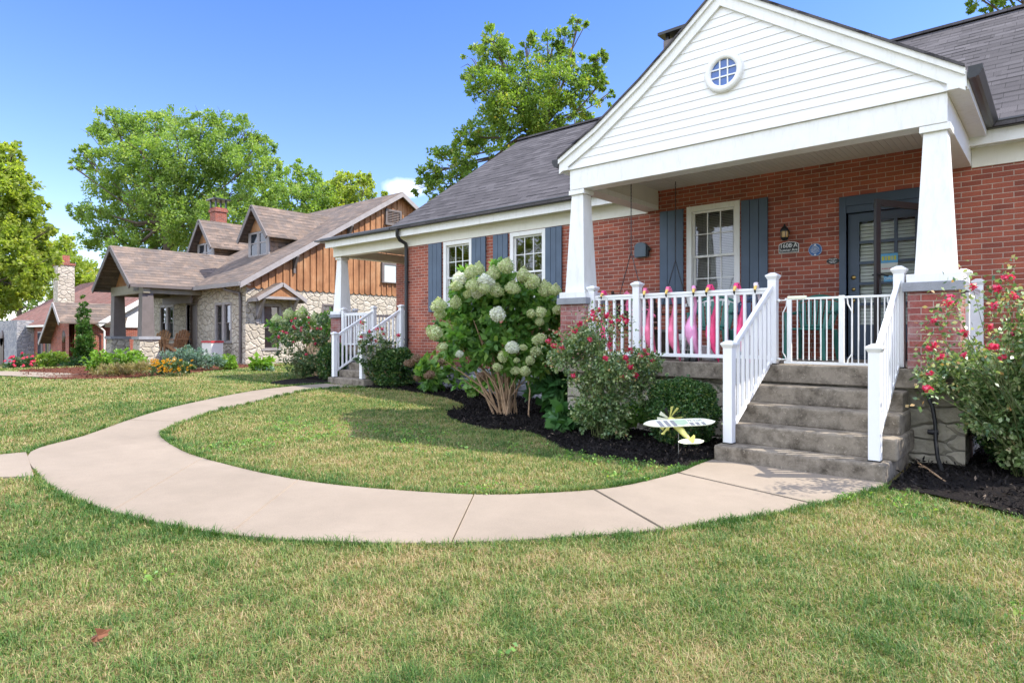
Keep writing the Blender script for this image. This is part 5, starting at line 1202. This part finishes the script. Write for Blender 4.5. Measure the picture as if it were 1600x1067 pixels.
# front porch of the cottage
pe, pa, pxl, pxr, pxc, pyf = 3.33, 5.02, -32.1, -27.5, -29.8, 8.8
yb = EY+(pa-EZ)/slp
s = MB(); roofslab(s, ((pxr, pyf, pe), (pxr, EY+.1, pe)), ((pxc, pyf, pa), (pxc, yb, pa))); roofslab(s, ((pxl, EY+.1, pe), (pxl, pyf, pe)), ((pxc, yb, pa), (pxc, pyf, pa))); obj('porch_roof', s, shing_n, cot)
s = MB()
for x in (pxl, pxr): s.obox((x, pyf-.01, pe-.12), (pxc, pyf-.01, pa-.10), .05, .2)
s.box(pxr-.02, pxr+.06, pyf, EY, pe-.14, pe-.02); s.box(pxl-.06, pxl+.02, pyf, EY, pe-.14, pe-.02); obj('porch_trim', s, trimn, cot)
s = MB(); s.box(-31.4, -27.55, 9.3, 9.55, 2.98, 3.35); s.box(-27.95, -27.65, 9.55, CY, 2.98, 3.28); s.box(-31.4, -31.1, 9.55, CY, 2.98, 3.28); pb = obj('porch_beam', s, plain('olive_trim', (.22, .20, .15), .6, .1, 4), cot)
text('1610', .30, black, pb, loc=(-28.35+28, 9.29-12, 3.17-CZ), depth=.004)
s = MB(); s.add([(-31.2, 9.42, 3.35), (-28.4, 9.42, 3.35), (pxc, 9.42, pa-.2)], [(0, 1, 2)]); obj('gable_panel', s, woodb, cot)
s = MB(); s.box(-31.4, -27.6, 9.2, CY, -.4, .55); obj('porch_floor', s, conc_e, cot)
for x in (-27.85, -31.15):
    s = MB(); s.frustum(x, 9.5, 1.24, 2.98, .24, .2); obj('porch_column', s, trimn, cot); s = MB(); s.box(x-.4, x+.4, 9.1, 9.9, 1.12, 1.24); obj('pier_cap', s, cap_st, cot); s = MB(); s.frustum(x, 9.5, -.3, 1.12, .42, .34); obj('pier', s, stone_n, cot)
s = MB(); s.box(-31.0, -27.9, CY-.35, CY-.3, 2.66, 3.0); obj('porch_blind', s, trimn, cot)
t = thing('delivery_box', 'white box with a red edge standing against the cottage wall under its window', 'box', (-25.2, 10.95, CZ))
s = MB(); s.box(-25.6, -24.75, 10.75, 11.2, CZ, 1.0); obj('box_body', s, paperw, t); s = MB(); s.box(-25.62, -24.73, 10.73, 11.22, 1.0, 1.07); obj('lid', s, redp, t)
def adirondack(label, loc, rzv):
    t = thing('adirondack_chair', label, 'chair', loc, rzv, 'slatted wooden chairs on the cottage porch')
    s = MB()
    for i in range(6): s.box(-.27, .27, -.3+i*.09, -.225+i*.09, .37-.025*i, .39-.025*i)
    obj('seat', s, wooda, t, world=False)
    s = MB()
    for i in range(6):
        x = -.25+i*.1; h_ = .72-.09*((i-2.5)/2.5)**2*1.6; s.obox((x, .22, .25), (x*1.1, .22+h_*.42, .25+h_), .085, .02, up=(0, 1, 0))
    s.box(-.28, .28, .36, .39, .55, .62); obj('backrest', s, wooda, t, world=False)
    for sx in (-1, 1):
        s = MB(); s.box(sx*.36-.06, sx*.36+.06, -.36, .4, .55, .575); obj('armrest', s, wooda, t, world=False)
        s = MB(); s.box(sx*.31-.02, sx*.31+.02, -.33, -.24, 0, .55); obj('leg', s, wooda, t, world=False); s = MB(); s.obox((sx*.29, -.3, .36), (sx*.29, .6, .03), .04, .11); obj('leg', s, wooda, t, world=False)
    return t
adirondack('wooden slatted garden chair facing the street under the cottage porch window', (-29.4, 10.5, .55), R(40))
adirondack('wooden slatted garden chair seen from the side in front of the cottage door', (-27.75, 10.6, .55), R(-75))
# fence between the houses
t = thing('wooden_fence', 'low tan board fence between the cottage and the end porch', 'fence', at(500, 563, 24))
f0 = at(478, 566, 24.2); f1 = at(530, 566, 23.0); s = MB()
for i in range(14): p = f0.lerp(f1, i/14); q = f0.lerp(f1, (i+.92)/14); s.obox((p.x, p.y, .75), (q.x, q.y, .75), .025, 1.2)
obj('board', s, fencew, t)
for u in (0, .5, 1): p = f0.lerp(f1, u); s = MB(); s.box(p.x-.05, p.x+.05, p.y+.03, p.y+.13, .1, 1.4); obj('post', s, fencew, t)

# ================================================================== the brick cottage beyond
bz = -.95
bc = thing('brick_cottage', 'far brick cottage with a red shingle roof and a pale stone chimney', 'house', (-48, 13, bz))
brf = lambda y: 1.93+.66*((y-11.2) if y < 16.9 else (22.6-y))
s = MB(); s.box(-64, -40.2, 11.6, 22, bz-.2, 2.0); obj('wall', s, brick_o, bc)
s = MB(); roofslab(s, ((-65, 11.2, 1.93), (-39.8, 11.2, 1.93)), ((-65, 16.9, brf(16.9)), (-39.8, 16.9, brf(16.9)))); roofslab(s, ((-39.8, 22.6, 1.93), (-65, 22.6, 1.93)), ((-39.8, 16.9, brf(16.9)), (-65, 16.9, brf(16.9)))); obj('roof', s, shing_r, bc)
s = MB(); s.add([(-40.15, 11.6, 2.0), (-40.15, 22, 2.0), (-40.15, 16.9, 5.4)], [(0, 1, 2)]); s.obox((-39.78, 11.2, 1.83), (-39.78, 16.9, 5.58), .06, .25); s.obox((-39.78, 22.6, 1.83), (-39.78, 16.9, 5.58), .06, .25); s.box(-40.18, -40.1, 11.5, 22, 1.7, 2.0); obj('gable_end', s, white, bc)
s = MB(); s.box(-65, -39.8, 11.12, 11.2, 1.8, 1.93); obj('gutter', s, cream, bc)
s = MB(); s.tube([(-39.9, 11.2, 1.8), (-39.9, 11.5, 1.5), (-39.9, 11.5, bz)], .05, 6); obj('downspout', s, white, bc)
# brick front gable with an arched door
AR = (-41.4, -40.75, bz, 1.2)
s = MB(); wall(s, -43.6, -40.1, bz-.2, 2.0, 9.9, [AR]); s.add([(-43.6, 9.9, 2.0), (-40.1, 9.9, 2.0), (-41.0, 9.9, 2.9), (-42.6, 9.9, 2.2)], [(0, 1, 2, 3)]); s.box(-40.3, -40.1, 10.15, 11.6, bz-.2, 2.0); fg = obj('front_gable', s, brick_o, bc)
s = MB(); s.box(AR[0], AR[1], 10.2, 10.25, bz, 1.2); s.lathe((-41.07, 9.93, 1.2), [(0, -.04), (.33, -.04), (.33, 0)], 16, 'y'); obj('door', s, woodd, fg)
s = MB(); roofslab(s, ((-39.75, 9.4, 1.95), (-39.75, 12.5, 1.95)), ((-41.0, 9.4, 3.05), (-41.0, 13.2, 3.05))); roofslab(s, ((-43.9, 12.5, .85), (-43.9, 9.4, .85)), ((-41.0, 13.2, 3.05), (-41.0, 9.4, 3.05))); obj('gable_roof', s, shing_n, fg)
s = MB(); s.obox((-39.75, 9.38, 1.87), (-41.0, 9.38, 2.97), .05, .2); s.obox((-43.9, 9.38, .77), (-41.0, 9.38, 2.97), .05, .2); obj('gable_trim', s, trimg, fg)
s = MB(); s.box(-48.8, -47.75, 11.2, 12.1, bz, 5.7); c_ = obj('chimney', s, stone_n, bc); s = MB(); s.box(-48.85, -47.7, 11.15, 12.15, 5.7, 5.85); s.box(-48.5, -48.0, 11.4, 11.9, 5.85, 6.35); obj('chimney_cap', s, brick_o, c_)
s = MB(); s.box(-63, -55.5, 10.6, 11.6, bz-.2, 2.3); sw = obj('stone_front', s, stone_f, bc); s = MB(); s.box(-60.6, -59.4, 10.54, 10.6, bz, 1.0); s.lathe((-60, 10.57, 1.0), [(0, -.03), (.6, -.03), (.6, .03)], 16, 'y'); obj('arch_opening', s, woodd, sw)
for x in (-53.6, -51.6, -46.2):
    s = MB(); s.box(x-.5, x+.5, 11.5, 11.6, -.35, 1.5); w_ = obj('window', s, trimg, bc); s = MB(); s.box(x-.4, x-.03, 11.48, 11.5, -.25, 1.4); s.box(x+.03, x+.4, 11.48, 11.5, -.25, 1.4); obj('pane', s, npane, w_)

# ================================================================== trees
def limb_tree(name, label, base, fork, lobes, n, size, m, r0=.3, wid=.32, sub=36, group=None, shell=.45, limbs=None):
    t = thing(name, label, 'tree', base, group=group)
    lo = [(*l[:3], l[3], l[4] if len(l) > 4 else l[3], (l[5] if len(l) > 5 else l[3]*.85)) for l in lobes]
    foliage('crown', lo, n, size, m, t, shell, wid, sub, .25)
    s = MB(); B = Vector(base); Fk = Vector(fork)
    s.tube([B-Vector((0, 0, .2)), B.lerp(Fk, .15)+Vector((.05, 0, 0)), B.lerp(Fk, .6)+Vector((-.1, .1, 0)), Fk], [r0*1.35, r0, r0*.85, r0*.7], 10); obj('trunk', s, bark, t)
    s = MB()
    for l in (limbs or lo):
        p = Vector(l[:3]); mid = Fk.lerp(p, .5)+Vector((random.uniform(-.4, .4), random.uniform(-.4, .4), -.08*(p-Fk).length)); r_ = r0*.42*min(1, l[3]/2+.35)*min(1, 5.5/max(1, (p-Fk).length))
        q = Fk.lerp(mid, .5)+Vector((0, 0, .15))
        s.tube([Fk-Vector((0, 0, random.uniform(0, .8))), q, mid, p], [r_, r_*.8, r_*.55, r_*.22], 6)
        for _ in range(3):
            e = p+Vector((random.uniform(-1, 1)*l[3], random.uniform(-1, 1)*l[3], random.uniform(-.3, 1)*l[3]))*.9
            s.tube([mid.lerp(p, .6), p.lerp(e, .5)+Vector((0, 0, .1)), e], [r_*.35, r_*.2, r_*.06], 5)
    obj('limbs', s, bark, t); return t
def plobes(L, d, jit=2.0, k=1.0): return [(*at(px, py, d+random.uniform(-jit, jit)), r*d/F*k) for px, py, r in L]
# tall tree behind the brick house
D = 33; base = at(856, 521, D); base.z = 0
limb_tree('oak_tree', 'tall tree with yellow-flecked leaves rising behind the brick house roof', base, at(848, 200, D),
          plobes([(768, 72, 32), (742, 100, 28), (790, 95, 28), (822, 66, 20), (858, 78, 34), (903, 42, 20), (880, 60, 20), (893, 88, 22), (938, 92, 16), (880, 130, 42), (920, 125, 28), (825, 130, 50), (775, 140, 42), (745, 130, 25), (765, 195, 38), (735, 215, 28), (800, 180, 45), (850, 180, 45), (700, 260, 36), (725, 245, 28), (668, 272, 22), (655, 295, 16), (690, 300, 24), (912, 165, 28), (948, 152, 14), (940, 130, 14), (905, 190, 26), (740, 285, 25), (790, 240, 30)], D, 1.6, .93), 38000, .16, L_oak, .34, sub=42)
D = 29; base = at(1640, 521, D); base.z = 0
limb_tree('oak_tree', 'tree top showing over the roof ridge in the upper right corner', base, at(1650, 60, D), plobes([(1535, 2, 18), (1560, 5, 22), (1590, -10, 35), (1630, -20, 45), (1560, -30, 40), (1700, -30, 60), (1620, 30, 30), (1660, -90, 60)], D, 1), 12000, .17, L_oak, .3)
# big tree behind the cottage
D = 56; base = at(265, 521, D); base.z = -.3
limb_tree('walnut_tree', 'huge bright green tree with a broad crown behind the stone cottage', base, at(262, 350, D),
          plobes([(172, 190, 24), (200, 200, 34), (155, 220, 30), (135, 250, 24), (115, 262, 13), (128, 240, 14), (232, 205, 40), (275, 198, 34), (320, 200, 30), (352, 192, 24), (385, 205, 26), (410, 225, 22), (425, 255, 18), (395, 255, 36), (345, 240, 46), (290, 245, 48), (235, 250, 46), (190, 250, 40), (165, 290, 34), (200, 300, 44), (250, 300, 48), (305, 300, 52), (355, 295, 46), (400, 300, 36), (430, 300, 22), (125, 335, 20), (150, 330, 26), (190, 345, 40), (240, 350, 44), (300, 350, 50), (350, 340, 46), (400, 345, 40), (150, 370, 28), (190, 390, 36), (240, 395, 40), (290, 385, 40)], D, 3.5, .95), 95000, .23, L_walnut, .55, sub=46, shell=.4)
D = 66
for k, (lab, px0, L) in enumerate((('leafy tree beside the huge one, above the second dormer', 455, [(430, 300, 30), (455, 285, 28), (472, 262, 14), (480, 285, 28), (460, 320, 40), (500, 310, 34), (425, 335, 40), (490, 345, 40), (440, 365, 40)]),
                                   ('lighter tree over the cottage ridge, nearest the white cloud', 548, [(520, 300, 28), (540, 285, 20), (560, 290, 24), (572, 280, 12), (530, 325, 34), (565, 315, 24), (585, 305, 12), (595, 312, 9), (510, 345, 40), (550, 345, 30), (602, 306, 6)]))):
    base = at(px0, 521, D+k*4); base.z = .1
    limb_tree('walnut_tree', lab, base, at(px0, 400, D+k*4), plobes(L, D+k*4, 2.5), 15000, .30, L_walnut if k == 0 else L_maple, .3)
# trees beyond the far cottage
D = 70
for k, (lab, px0, L) in enumerate((('yellowing tree behind the far cottage chimney', 95, [(85, 395, 26), (105, 385, 20), (75, 420, 26), (110, 415, 26), (95, 440, 30), (135, 425, 24), (150, 445, 24)]), ('dark tree behind the far cottage, hidden behind the maple', 30, [(20, 400, 40), (50, 420, 36), (0, 430, 45), (40, 455, 36), (-30, 420, 50), (10, 480, 45), (-60, 470, 60), (60, 480, 30)]))):
    base = at(px0, 560, D); base.z = -1
    limb_tree('walnut_tree', lab, base, at(px0, 480, D), plobes(L, D, 2.5), 9000, .32, L_maple if k == 0 else L_walnut, .3)
# maple at the left edge
D = 24; base = at(-60, 521, D); base.z = .1
limb_tree('maple_tree', 'sunlit yellow-green maple leaning in at the left edge', base, at(-55, 440, D),
          plobes([(18, 245, 22), (5, 235, 16), (30, 285, 26), (8, 285, 30), (45, 320, 24), (20, 330, 36), (62, 355, 22), (40, 370, 34), (15, 390, 44), (65, 400, 24), (48, 425, 28), (20, 445, 30), (70, 425, 14), (80, 358, 8), (-20, 300, 50), (-50, 340, 60), (-40, 420, 55), (-90, 300, 60), (-110, 400, 70), (-60, 240, 40), (-30, 455, 30), (15, 462, 22), (-5, 470, 28), (-40, 470, 40), (45, 452, 20)], D, 1.2), 60000, .15, L_maple, .2, sub=34)
# trees across the street, behind the camera: they are what the window panes mirror
for k, (x, y, s_) in enumerate(((-9, -17, 1.3), (3, -20, 1.4), (-24, -15, 1.3), (-38, -20, 1.5), (15, -14, 1.1))):
    L = [(x+random.uniform(-3, 3)*s_, y+random.uniform(-2.5, 2.5)*s_, 3.5+random.uniform(0, 6)*s_, 1.9*s_) for _ in range(12)]
    limb_tree('street_tree', ('first', 'second', 'third', 'fourth', 'fifth')[k]+' leafy tree across the street behind the viewer', (x, y, 0), (x, y, 3.2), L, 6000, .34, L_maple, .25, group='trees across the street')

# ================================================================== garden plants next door
def clump(name, label, cat, px, py, d, L, n, size, m, flowers=None, nf=0, droop=.1, wid=.3, fs=1.0, group=None, sub=10):
    b0 = at(px, py, d); b0.z = G(b0.x, b0.y)
    t = thing(name, label, cat, b0, group=group)
    lob = []
    for qx, qy, r in L:
        p = at(qx, qy, d+random.uniform(-.35, .35)); rr = r*d/F; lob.append((*p, rr, rr, rr*.8))
    foliage('leaves', lob, n, size, m, t, .3, wid, sub, droop, zmin=b0.z+.01)
    stems(t, b0, [l[:3] for l in lob], .012, stemg, 'stems', .12)
    for i in range(nf):
        qx, qy, r = random.choice(L); p = at(qx+random.uniform(-r, r), qy-abs(random.uniform(0, r)), d-.3+random.uniform(-.2, .2))
        share(flowers, t, p-b0, (random.uniform(.3, 1.1), random.uniform(-.4, .4), 0), (fs*random.uniform(.8, 1.3),)*3)
    return t
clump('spirea_shrub', 'lime green loose shrub in front of the cottage porch pier', 'shrub', 180, 588, 18.3, [(145, 565, 14), (160, 558, 14), (178, 560, 15), (195, 557, 14), (212, 556, 12), (220, 566, 12), (190, 570, 14), (150, 575, 12), (170, 574, 13), (205, 572, 13)], 3000, .085, L_lime)
clump('dry_grass_clump', 'tan dry ornamental grass at the edge of the reddish mulch bed', 'grass clump', 185, 590, 17.6, [(150, 583, 8), (165, 580, 9), (182, 580, 9), (200, 578, 9), (215, 577, 9), (225, 575, 8)], 1500, .15, L_dry, droop=-1.2, wid=.06)
clump('coneflower_clump', 'patch of yellow daisies in front of the cottage porch', 'flowers', 262, 589, 18.0, [(235, 578, 9), (248, 572, 11), (262, 570, 12), (278, 571, 11), (292, 573, 10), (255, 581, 9), (272, 581, 9), (286, 580, 8)], 2200, .07, L_rosed, tiny_y, 70, fs=.75)
clump('juniper', 'spreading blue-green juniper behind the yellow daisies', 'shrub', 300, 578, 20.6, [(262, 557, 9), (280, 554, 10), (298, 556, 11), (315, 555, 11), (330, 560, 10), (340, 565, 10), (305, 566, 12), (322, 570, 10), (290, 565, 10), (292, 545, 7)], 3600, .10, L_jun, droop=-.4, wid=.14)
clump('boxwood', 'bright green round shrub by the cottage downspout', 'shrub', 357, 578, 21.2, [(357, 566, 12), (350, 570, 9), (364, 570, 9), (357, 560, 9)], 1500, .07, L_lime)
clump('hosta', 'pale green hostas at the cottage corner', 'plant', 402, 580, 20.6, [(395, 567, 8), (408, 564, 9), (420, 567, 8), (402, 573, 8), (415, 574, 7)], 420, .17, L_lime, wid=.4, droop=.5)
clump('catmint', 'small grey-leaved plant beside the pale hostas', 'plant', 412, 582, 20.2, [(405, 576, 6), (416, 577, 6), (424, 577, 5)], 700, .06, L_jun)
clump('arborvitae', 'narrow dark green cone-shaped evergreen left of the cottage porch', 'tree', 133, 575, 31, [(131, 466, 4), (131, 476, 6), (131, 487, 8), (130, 498, 10), (130, 510, 11), (131, 522, 12), (132, 534, 14), (133, 546, 15), (134, 558, 16), (134, 570, 15)], 9000, .12, L_arb, droop=-1, wid=.2, sub=14)
clump('juniper', 'dark mounded evergreen at the foot of the cone-shaped evergreen', 'shrub', 125, 588, 26, [(100, 578, 12), (118, 570, 14), (135, 568, 14), (150, 572, 13), (110, 585, 10), (140, 582, 12)], 2600, .11, L_box)
clump('garden_shrub', 'dull green shrub in front of the far arched brick gable', 'shrub', 90, 583, 29, [(70, 560, 11), (85, 557, 12), (100, 560, 10), (78, 570, 12), (95, 572, 11), (62, 572, 9)], 2200, .12, L_oak)
clump('rose_bush', 'far red rose bush near the left edge in front of the brick cottage', 'rose bush', 38, 585, 29, [(25, 566, 9), (38, 562, 10), (50, 566, 9), (32, 573, 9), (45, 574, 9), (15, 572, 8)], 1500, .11, L_rosed, rose_p, 20, fs=1.5)
clump('meadow_grass', 'tall pale grasses along the far lawn at the left edge', 'grass clump', 45, 594, 25, [(10, 583, 9), (30, 584, 9), (50, 583, 9), (70, 584, 9), (88, 586, 8), (-5, 584, 9), (60, 588, 8)], 2600, .2, L_dry, droop=-1.2, wid=.05)

# ================================================================== bark chips and grass
def scatter(poly, n, zlo):
    P = np.array(poly); lo, hi = P.min(0), P.max(0); out = []
    while sum(map(len, out)) < n:
        q = rng.uniform(lo, hi, (n, 2)); out.append(q[inside(poly, q[:, 0], q[:, 1])])
    q = np.concatenate(out)[:n]; return np.stack([q[:, 0], q[:, 1], Gn(q[:, 0])+zlo], 1)
def chips(name, poly, n, size, m, lab):
    P = scatter(poly, n, .035); V, Fc, var = leaf_arrays(P+rng.normal(size=P.shape)*np.array([0, 0, .01]), size*rng.uniform(.4, 1.5, n), None, .16, 0, .1, np.where(rng.random(n) < .035, .92+.08*rng.random(n), rng.random(n)*.8))
    tag(npmesh(name, V, Fc, m, None, var), lab, 'mulch', kind='stuff')
chips('bark_chips', BED, 30000, .05, CHIP, 'black bark chips covering the long bed in front of the house')
chips('bark_chips', RBED, 16000, .05, CHIP, 'black bark chips covering the bed right of the front steps')
chips('bark_chips', NBED, 3000, .07, RCHIP, 'reddish bark chips at the edge of the cottage bed')

def vnoise(x, y, sc, seed):
    r_ = np.random.default_rng(seed); T = r_.random((64, 64)); x = x*sc+seed*3.1; y = y*sc+seed*1.7
    xi = np.floor(x).astype(int); yi = np.floor(y).astype(int); fx = x-xi; fy = y-yi; fx = fx*fx*(3-2*fx); fy = fy*fy*(3-2*fy)
    g = lambda a, b: T[a % 64, b % 64]
    return (g(xi, yi)*(1-fx)+g(xi+1, yi)*fx)*(1-fy)+(g(xi, yi+1)*(1-fx)+g(xi+1, yi+1)*fx)*fy
N = 1250000
u = rng.random(N); r0_, r1_ = .9, 36.0; e_ = .34
r_ = (r0_**e_+u*(r1_**e_-r0_**e_))**(1/e_); th = YAW+R(90)+rng.uniform(-R(76), R(60), N)
gx, gy = r_*np.cos(th), r_*np.sin(th)
# a denser, longer fringe where the mower misses the edges of the walk
ed = np.array(CO+CI); k = rng.integers(0, len(ed), 26000); fx_ = ed[k]+rng.normal(size=(26000, 2))*.055
gx = np.concatenate([gx, fx_[:, 0]]); gy = np.concatenate([gy, fx_[:, 1]]); fringe = np.arange(len(gx)) >= N
r_ = np.hypot(gx, gy)
bad = inside(PATH_POLY, gx, gy) | inside(BR_POLY, gx, gy) | inside(BED, gx, gy) | inside(RBED, gx, gy) | inside(LBED, gx, gy) | inside(NP_, gx, gy) | inside(NBED, gx, gy)
bad |= (gx > -12.2) & (gy > 9.9) | (gx < -12) & (gx > -15.6) & (gy > 8.9) | (gx < -23.6) & (gy > 8.6) | (gx > -2.85) & (gx < -1.1) & (gy > 6.4) | (gx > 3.4) | ((gy > 11) & (gx < -23.5))
kp = ~bad; gx, gy, r_, fringe = gx[kp], gy[kp], r_[kp], fringe[kp]; n = len(gx)
dry = .36*vnoise(gx, gy, .45, 3)+.3*vnoise(gx, gy, 1.5, 5)+.34*vnoise(gx, gy, 5, 7)
clm = .6*vnoise(gx, gy, 6, 9)+.4*vnoise(gx, gy, 15, 13)
hgt = (.012+.036*clm**1.4+.012*rng.random(n))*(1+.5*fringe)*(1+.015*r_)
thatch = (rng.random(n) < .2) & ~fringe
var = np.clip((dry-.24)*1.45+rng.normal(size=n)*.27+(.5-clm)*.4-.13+.10*np.clip((-8-gx)/4, 0, 1)-.3*fringe+.5*thatch, 0, 1)
wd = (.0014+.0006*r_)*rng.uniform(.7, 1.4, n)
a_ = rng.uniform(0, 2*np.pi, n); lean = np.where(thatch, rng.uniform(1.2, 2.6, n), rng.uniform(.2, 1.6, n))*hgt; hgt = np.where(thatch, hgt*.45+.006, hgt); fl_ = .6+.3*rng.random(n)
dx, dy = np.cos(a_), np.sin(a_); sx, sy = -dy*wd*.5, dx*wd*.5; z0 = Gn(gx)-.004
V = np.empty((n, 5, 3))
V[:, 0] = np.stack([gx-sx, gy-sy, z0], 1); V[:, 1] = np.stack([gx+sx, gy+sy, z0], 1)
mx, my, mz = gx+dx*lean*.35, gy+dy*lean*.35, z0+hgt*fl_
V[:, 2] = np.stack([mx+sx*.8, my+sy*.8, mz], 1); V[:, 3] = np.stack([mx-sx*.8, my-sy*.8, mz], 1)
V[:, 4] = np.stack([gx+dx*lean, gy+dy*lean, z0+hgt*(.85+.15*fl_)], 1)
ix = np.arange(n)*5
Fc = np.concatenate([np.stack([ix, ix+1, ix+2, ix+3], 1), np.stack([ix+3, ix+2, ix+4, ix+4], 1)])
# second face is a triangle: store as its own mesh block
me = bpy.data.meshes.new('grass'); me.vertices.add(n*5); me.vertices.foreach_set('co', V.astype(np.float32).ravel())
q4 = np.stack([ix, ix+1, ix+2, ix+3], 1).ravel(); t3 = np.stack([ix+3, ix+2, ix+4], 1).ravel()
me.loops.add(n*7); me.loops.foreach_set('vertex_index', np.concatenate([q4, t3]).astype(np.int32))
me.polygons.add(n*2); me.polygons.foreach_set('loop_start', np.concatenate([np.arange(n)*4, n*4+np.arange(n)*3]).astype(np.int32)); me.polygons.foreach_set('loop_total', np.concatenate([np.full(n, 4), np.full(n, 3)]).astype(np.int32))
me.update(calc_edges=True); at_ = me.attributes.new('var', 'FLOAT', 'POINT'); at_.data.foreach_set('value', np.repeat(var, 5).astype(np.float32)); me.materials.append(GRASS)
go = bpy.data.objects.new('grass', me); C.objects.link(go); tag(go, 'short mown grass, half green and half dried to straw, covering the lawns', 'grass', kind='stuff')
# broad-leaved weeds in the lawn
P = np.stack([rng.uniform(-9, 1, 2200), rng.uniform(1.2, 6, 2200)], 1); w_ = vnoise(P[:, 0], P[:, 1], 1.1, 21) > .68
P = P[w_]; ok_ = ~(inside(PATH_POLY, P[:, 0], P[:, 1]) | inside(BED, P[:, 0], P[:, 1]) | inside(RBED, P[:, 0], P[:, 1]) | inside(BR_POLY, P[:, 0], P[:, 1])); P = P[ok_]
P = np.repeat(P, 7, 0)+rng.normal(size=(len(P)*7, 2))*.035
V, Fc, var = leaf_arrays(np.stack([P[:, 0], P[:, 1], Gn(P[:, 0])+.03+.02*rng.random(len(P))], 1), .03*rng.uniform(.6, 1.3, len(P)), None, .34, .1)
tag(npmesh('weeds', V, Fc, L_hyd, None, var), 'patches of broad-leaved green weeds scattered through the lawn', 'weeds', kind='stuff')
for o in PROTO: bpy.data.objects.remove(o)
# thin white cloud far off, in the sky shader
co = nt.nodes.new('ShaderNodeTexCoord'); nz = nt.nodes.new('ShaderNodeTexNoise'); nz.inputs['Scale'].default_value = 9; nz.inputs['Detail'].default_value = 7; nz.inputs['Roughness'].default_value = .55
cl_dir = (at(632, 296, 100)-Vector((0, 0, H))).normalized()
vd = nt.nodes.new('ShaderNodeVectorMath'); vd.operation = 'SUBTRACT'; vd.inputs[1].default_value = cl_dir
nt.links.new(co.outputs['Generated'], vd.inputs[0]); nt.links.new(co.outputs['Generated'], nz.inputs['Vector'])
mp = nt.nodes.new('ShaderNodeVectorMath'); mp.operation = 'MULTIPLY'; mp.inputs[1].default_value = (1, 1, 1.9); nt.links.new(vd.outputs[0], mp.inputs[0])
ln = nt.nodes.new('ShaderNodeVectorMath'); ln.operation = 'LENGTH'; nt.links.new(mp.outputs[0], ln.inputs[0])
ma = nt.nodes.new('ShaderNodeMath'); ma.operation = 'MULTIPLY_ADD'; ma.inputs[1].default_value = -11.0; ma.inputs[2].default_value = .5; nt.links.new(ln.outputs['Value'], ma.inputs[0])
ad = nt.nodes.new('ShaderNodeMath'); ad.operation = 'ADD'; nt.links.new(ma.outputs[0], ad.inputs[0]); nt.links.new(nz.outputs['Fac'], ad.inputs[1])
cr = nt.nodes.new('ShaderNodeValToRGB'); cr.color_ramp.elements[0].position = .52; cr.color_ramp.elements[1].position = .8; nt.links.new(ad.outputs[0], cr.inputs[0])
hs = nt.nodes.new('ShaderNodeHueSaturation'); hs.inputs['Saturation'].default_value = 1.1; nt.links.new(sky.outputs[0], hs.inputs['Color'])
mxs = nt.nodes.new('ShaderNodeMix'); mxs.data_type = 'RGBA'; mxs.inputs[7].default_value = (5.5, 5.8, 6.4, 1)
nt.links.new(cr.outputs[0], mxs.inputs[0]); tn = nt.nodes.new('ShaderNodeMix'); tn.data_type = 'RGBA'; tn.blend_type = 'MULTIPLY'; tn.inputs[0].default_value = 1; tn.inputs[7].default_value = (.62, .70, .96, 1); nt.links.new(hs.outputs[0], tn.inputs[6])
sz = nt.nodes.new('ShaderNodeSeparateXYZ'); nt.links.new(co.outputs['Generated'], sz.inputs[0])
tr_ = nt.nodes.new('ShaderNodeValToRGB'); tr_.color_ramp.elements[0].position = .08; tr_.color_ramp.elements[0].color = (.88, .79, .95, 1); tr_.color_ramp.elements[1].position = .5; tr_.color_ramp.elements[1].color = (.54, .64, .94, 1)
nt.links.new(sz.outputs[2], tr_.inputs[0]); nt.links.new(tr_.outputs[0], tn.inputs[7])
nt.links.new(tn.outputs[2], mxs.inputs[6]); nt.links.new(mxs.outputs[2], bg.inputs[0])

# unseen broken cloud added behind the viewer as bright fill for the shaded facade
dt = nt.nodes.new('ShaderNodeVectorMath'); dt.operation = 'DOT_PRODUCT'; dt.inputs[1].default_value = Vector((-.15, -.88, .42)).normalized(); nt.links.new(co.outputs['Generated'], dt.inputs[0])
n2 = nt.nodes.new('ShaderNodeTexNoise'); n2.inputs['Scale'].default_value = 2.2; n2.inputs['Detail'].default_value = 6; nt.links.new(co.outputs['Generated'], n2.inputs['Vector'])
m2 = nt.nodes.new('ShaderNodeMath'); m2.operation = 'MULTIPLY_ADD'; m2.inputs[1].default_value = .9; nt.links.new(n2.outputs['Fac'], m2.inputs[0]); nt.links.new(dt.outputs['Value'], m2.inputs[2])
c2_ = nt.nodes.new('ShaderNodeValToRGB'); c2_.color_ramp.elements[0].position = .62; c2_.color_ramp.elements[1].position = 1.0; nt.links.new(m2.outputs[0], c2_.inputs[0])
mx2 = nt.nodes.new('ShaderNodeMix'); mx2.data_type = 'RGBA'; mx2.inputs[7].default_value = (6.9, 7.6, 9.3, 1)
nt.links.new(c2_.outputs[0], mx2.inputs[0]); nt.links.new(mxs.outputs[2], mx2.inputs[6]); nt.links.new(mx2.outputs[2], bg.inputs[0])
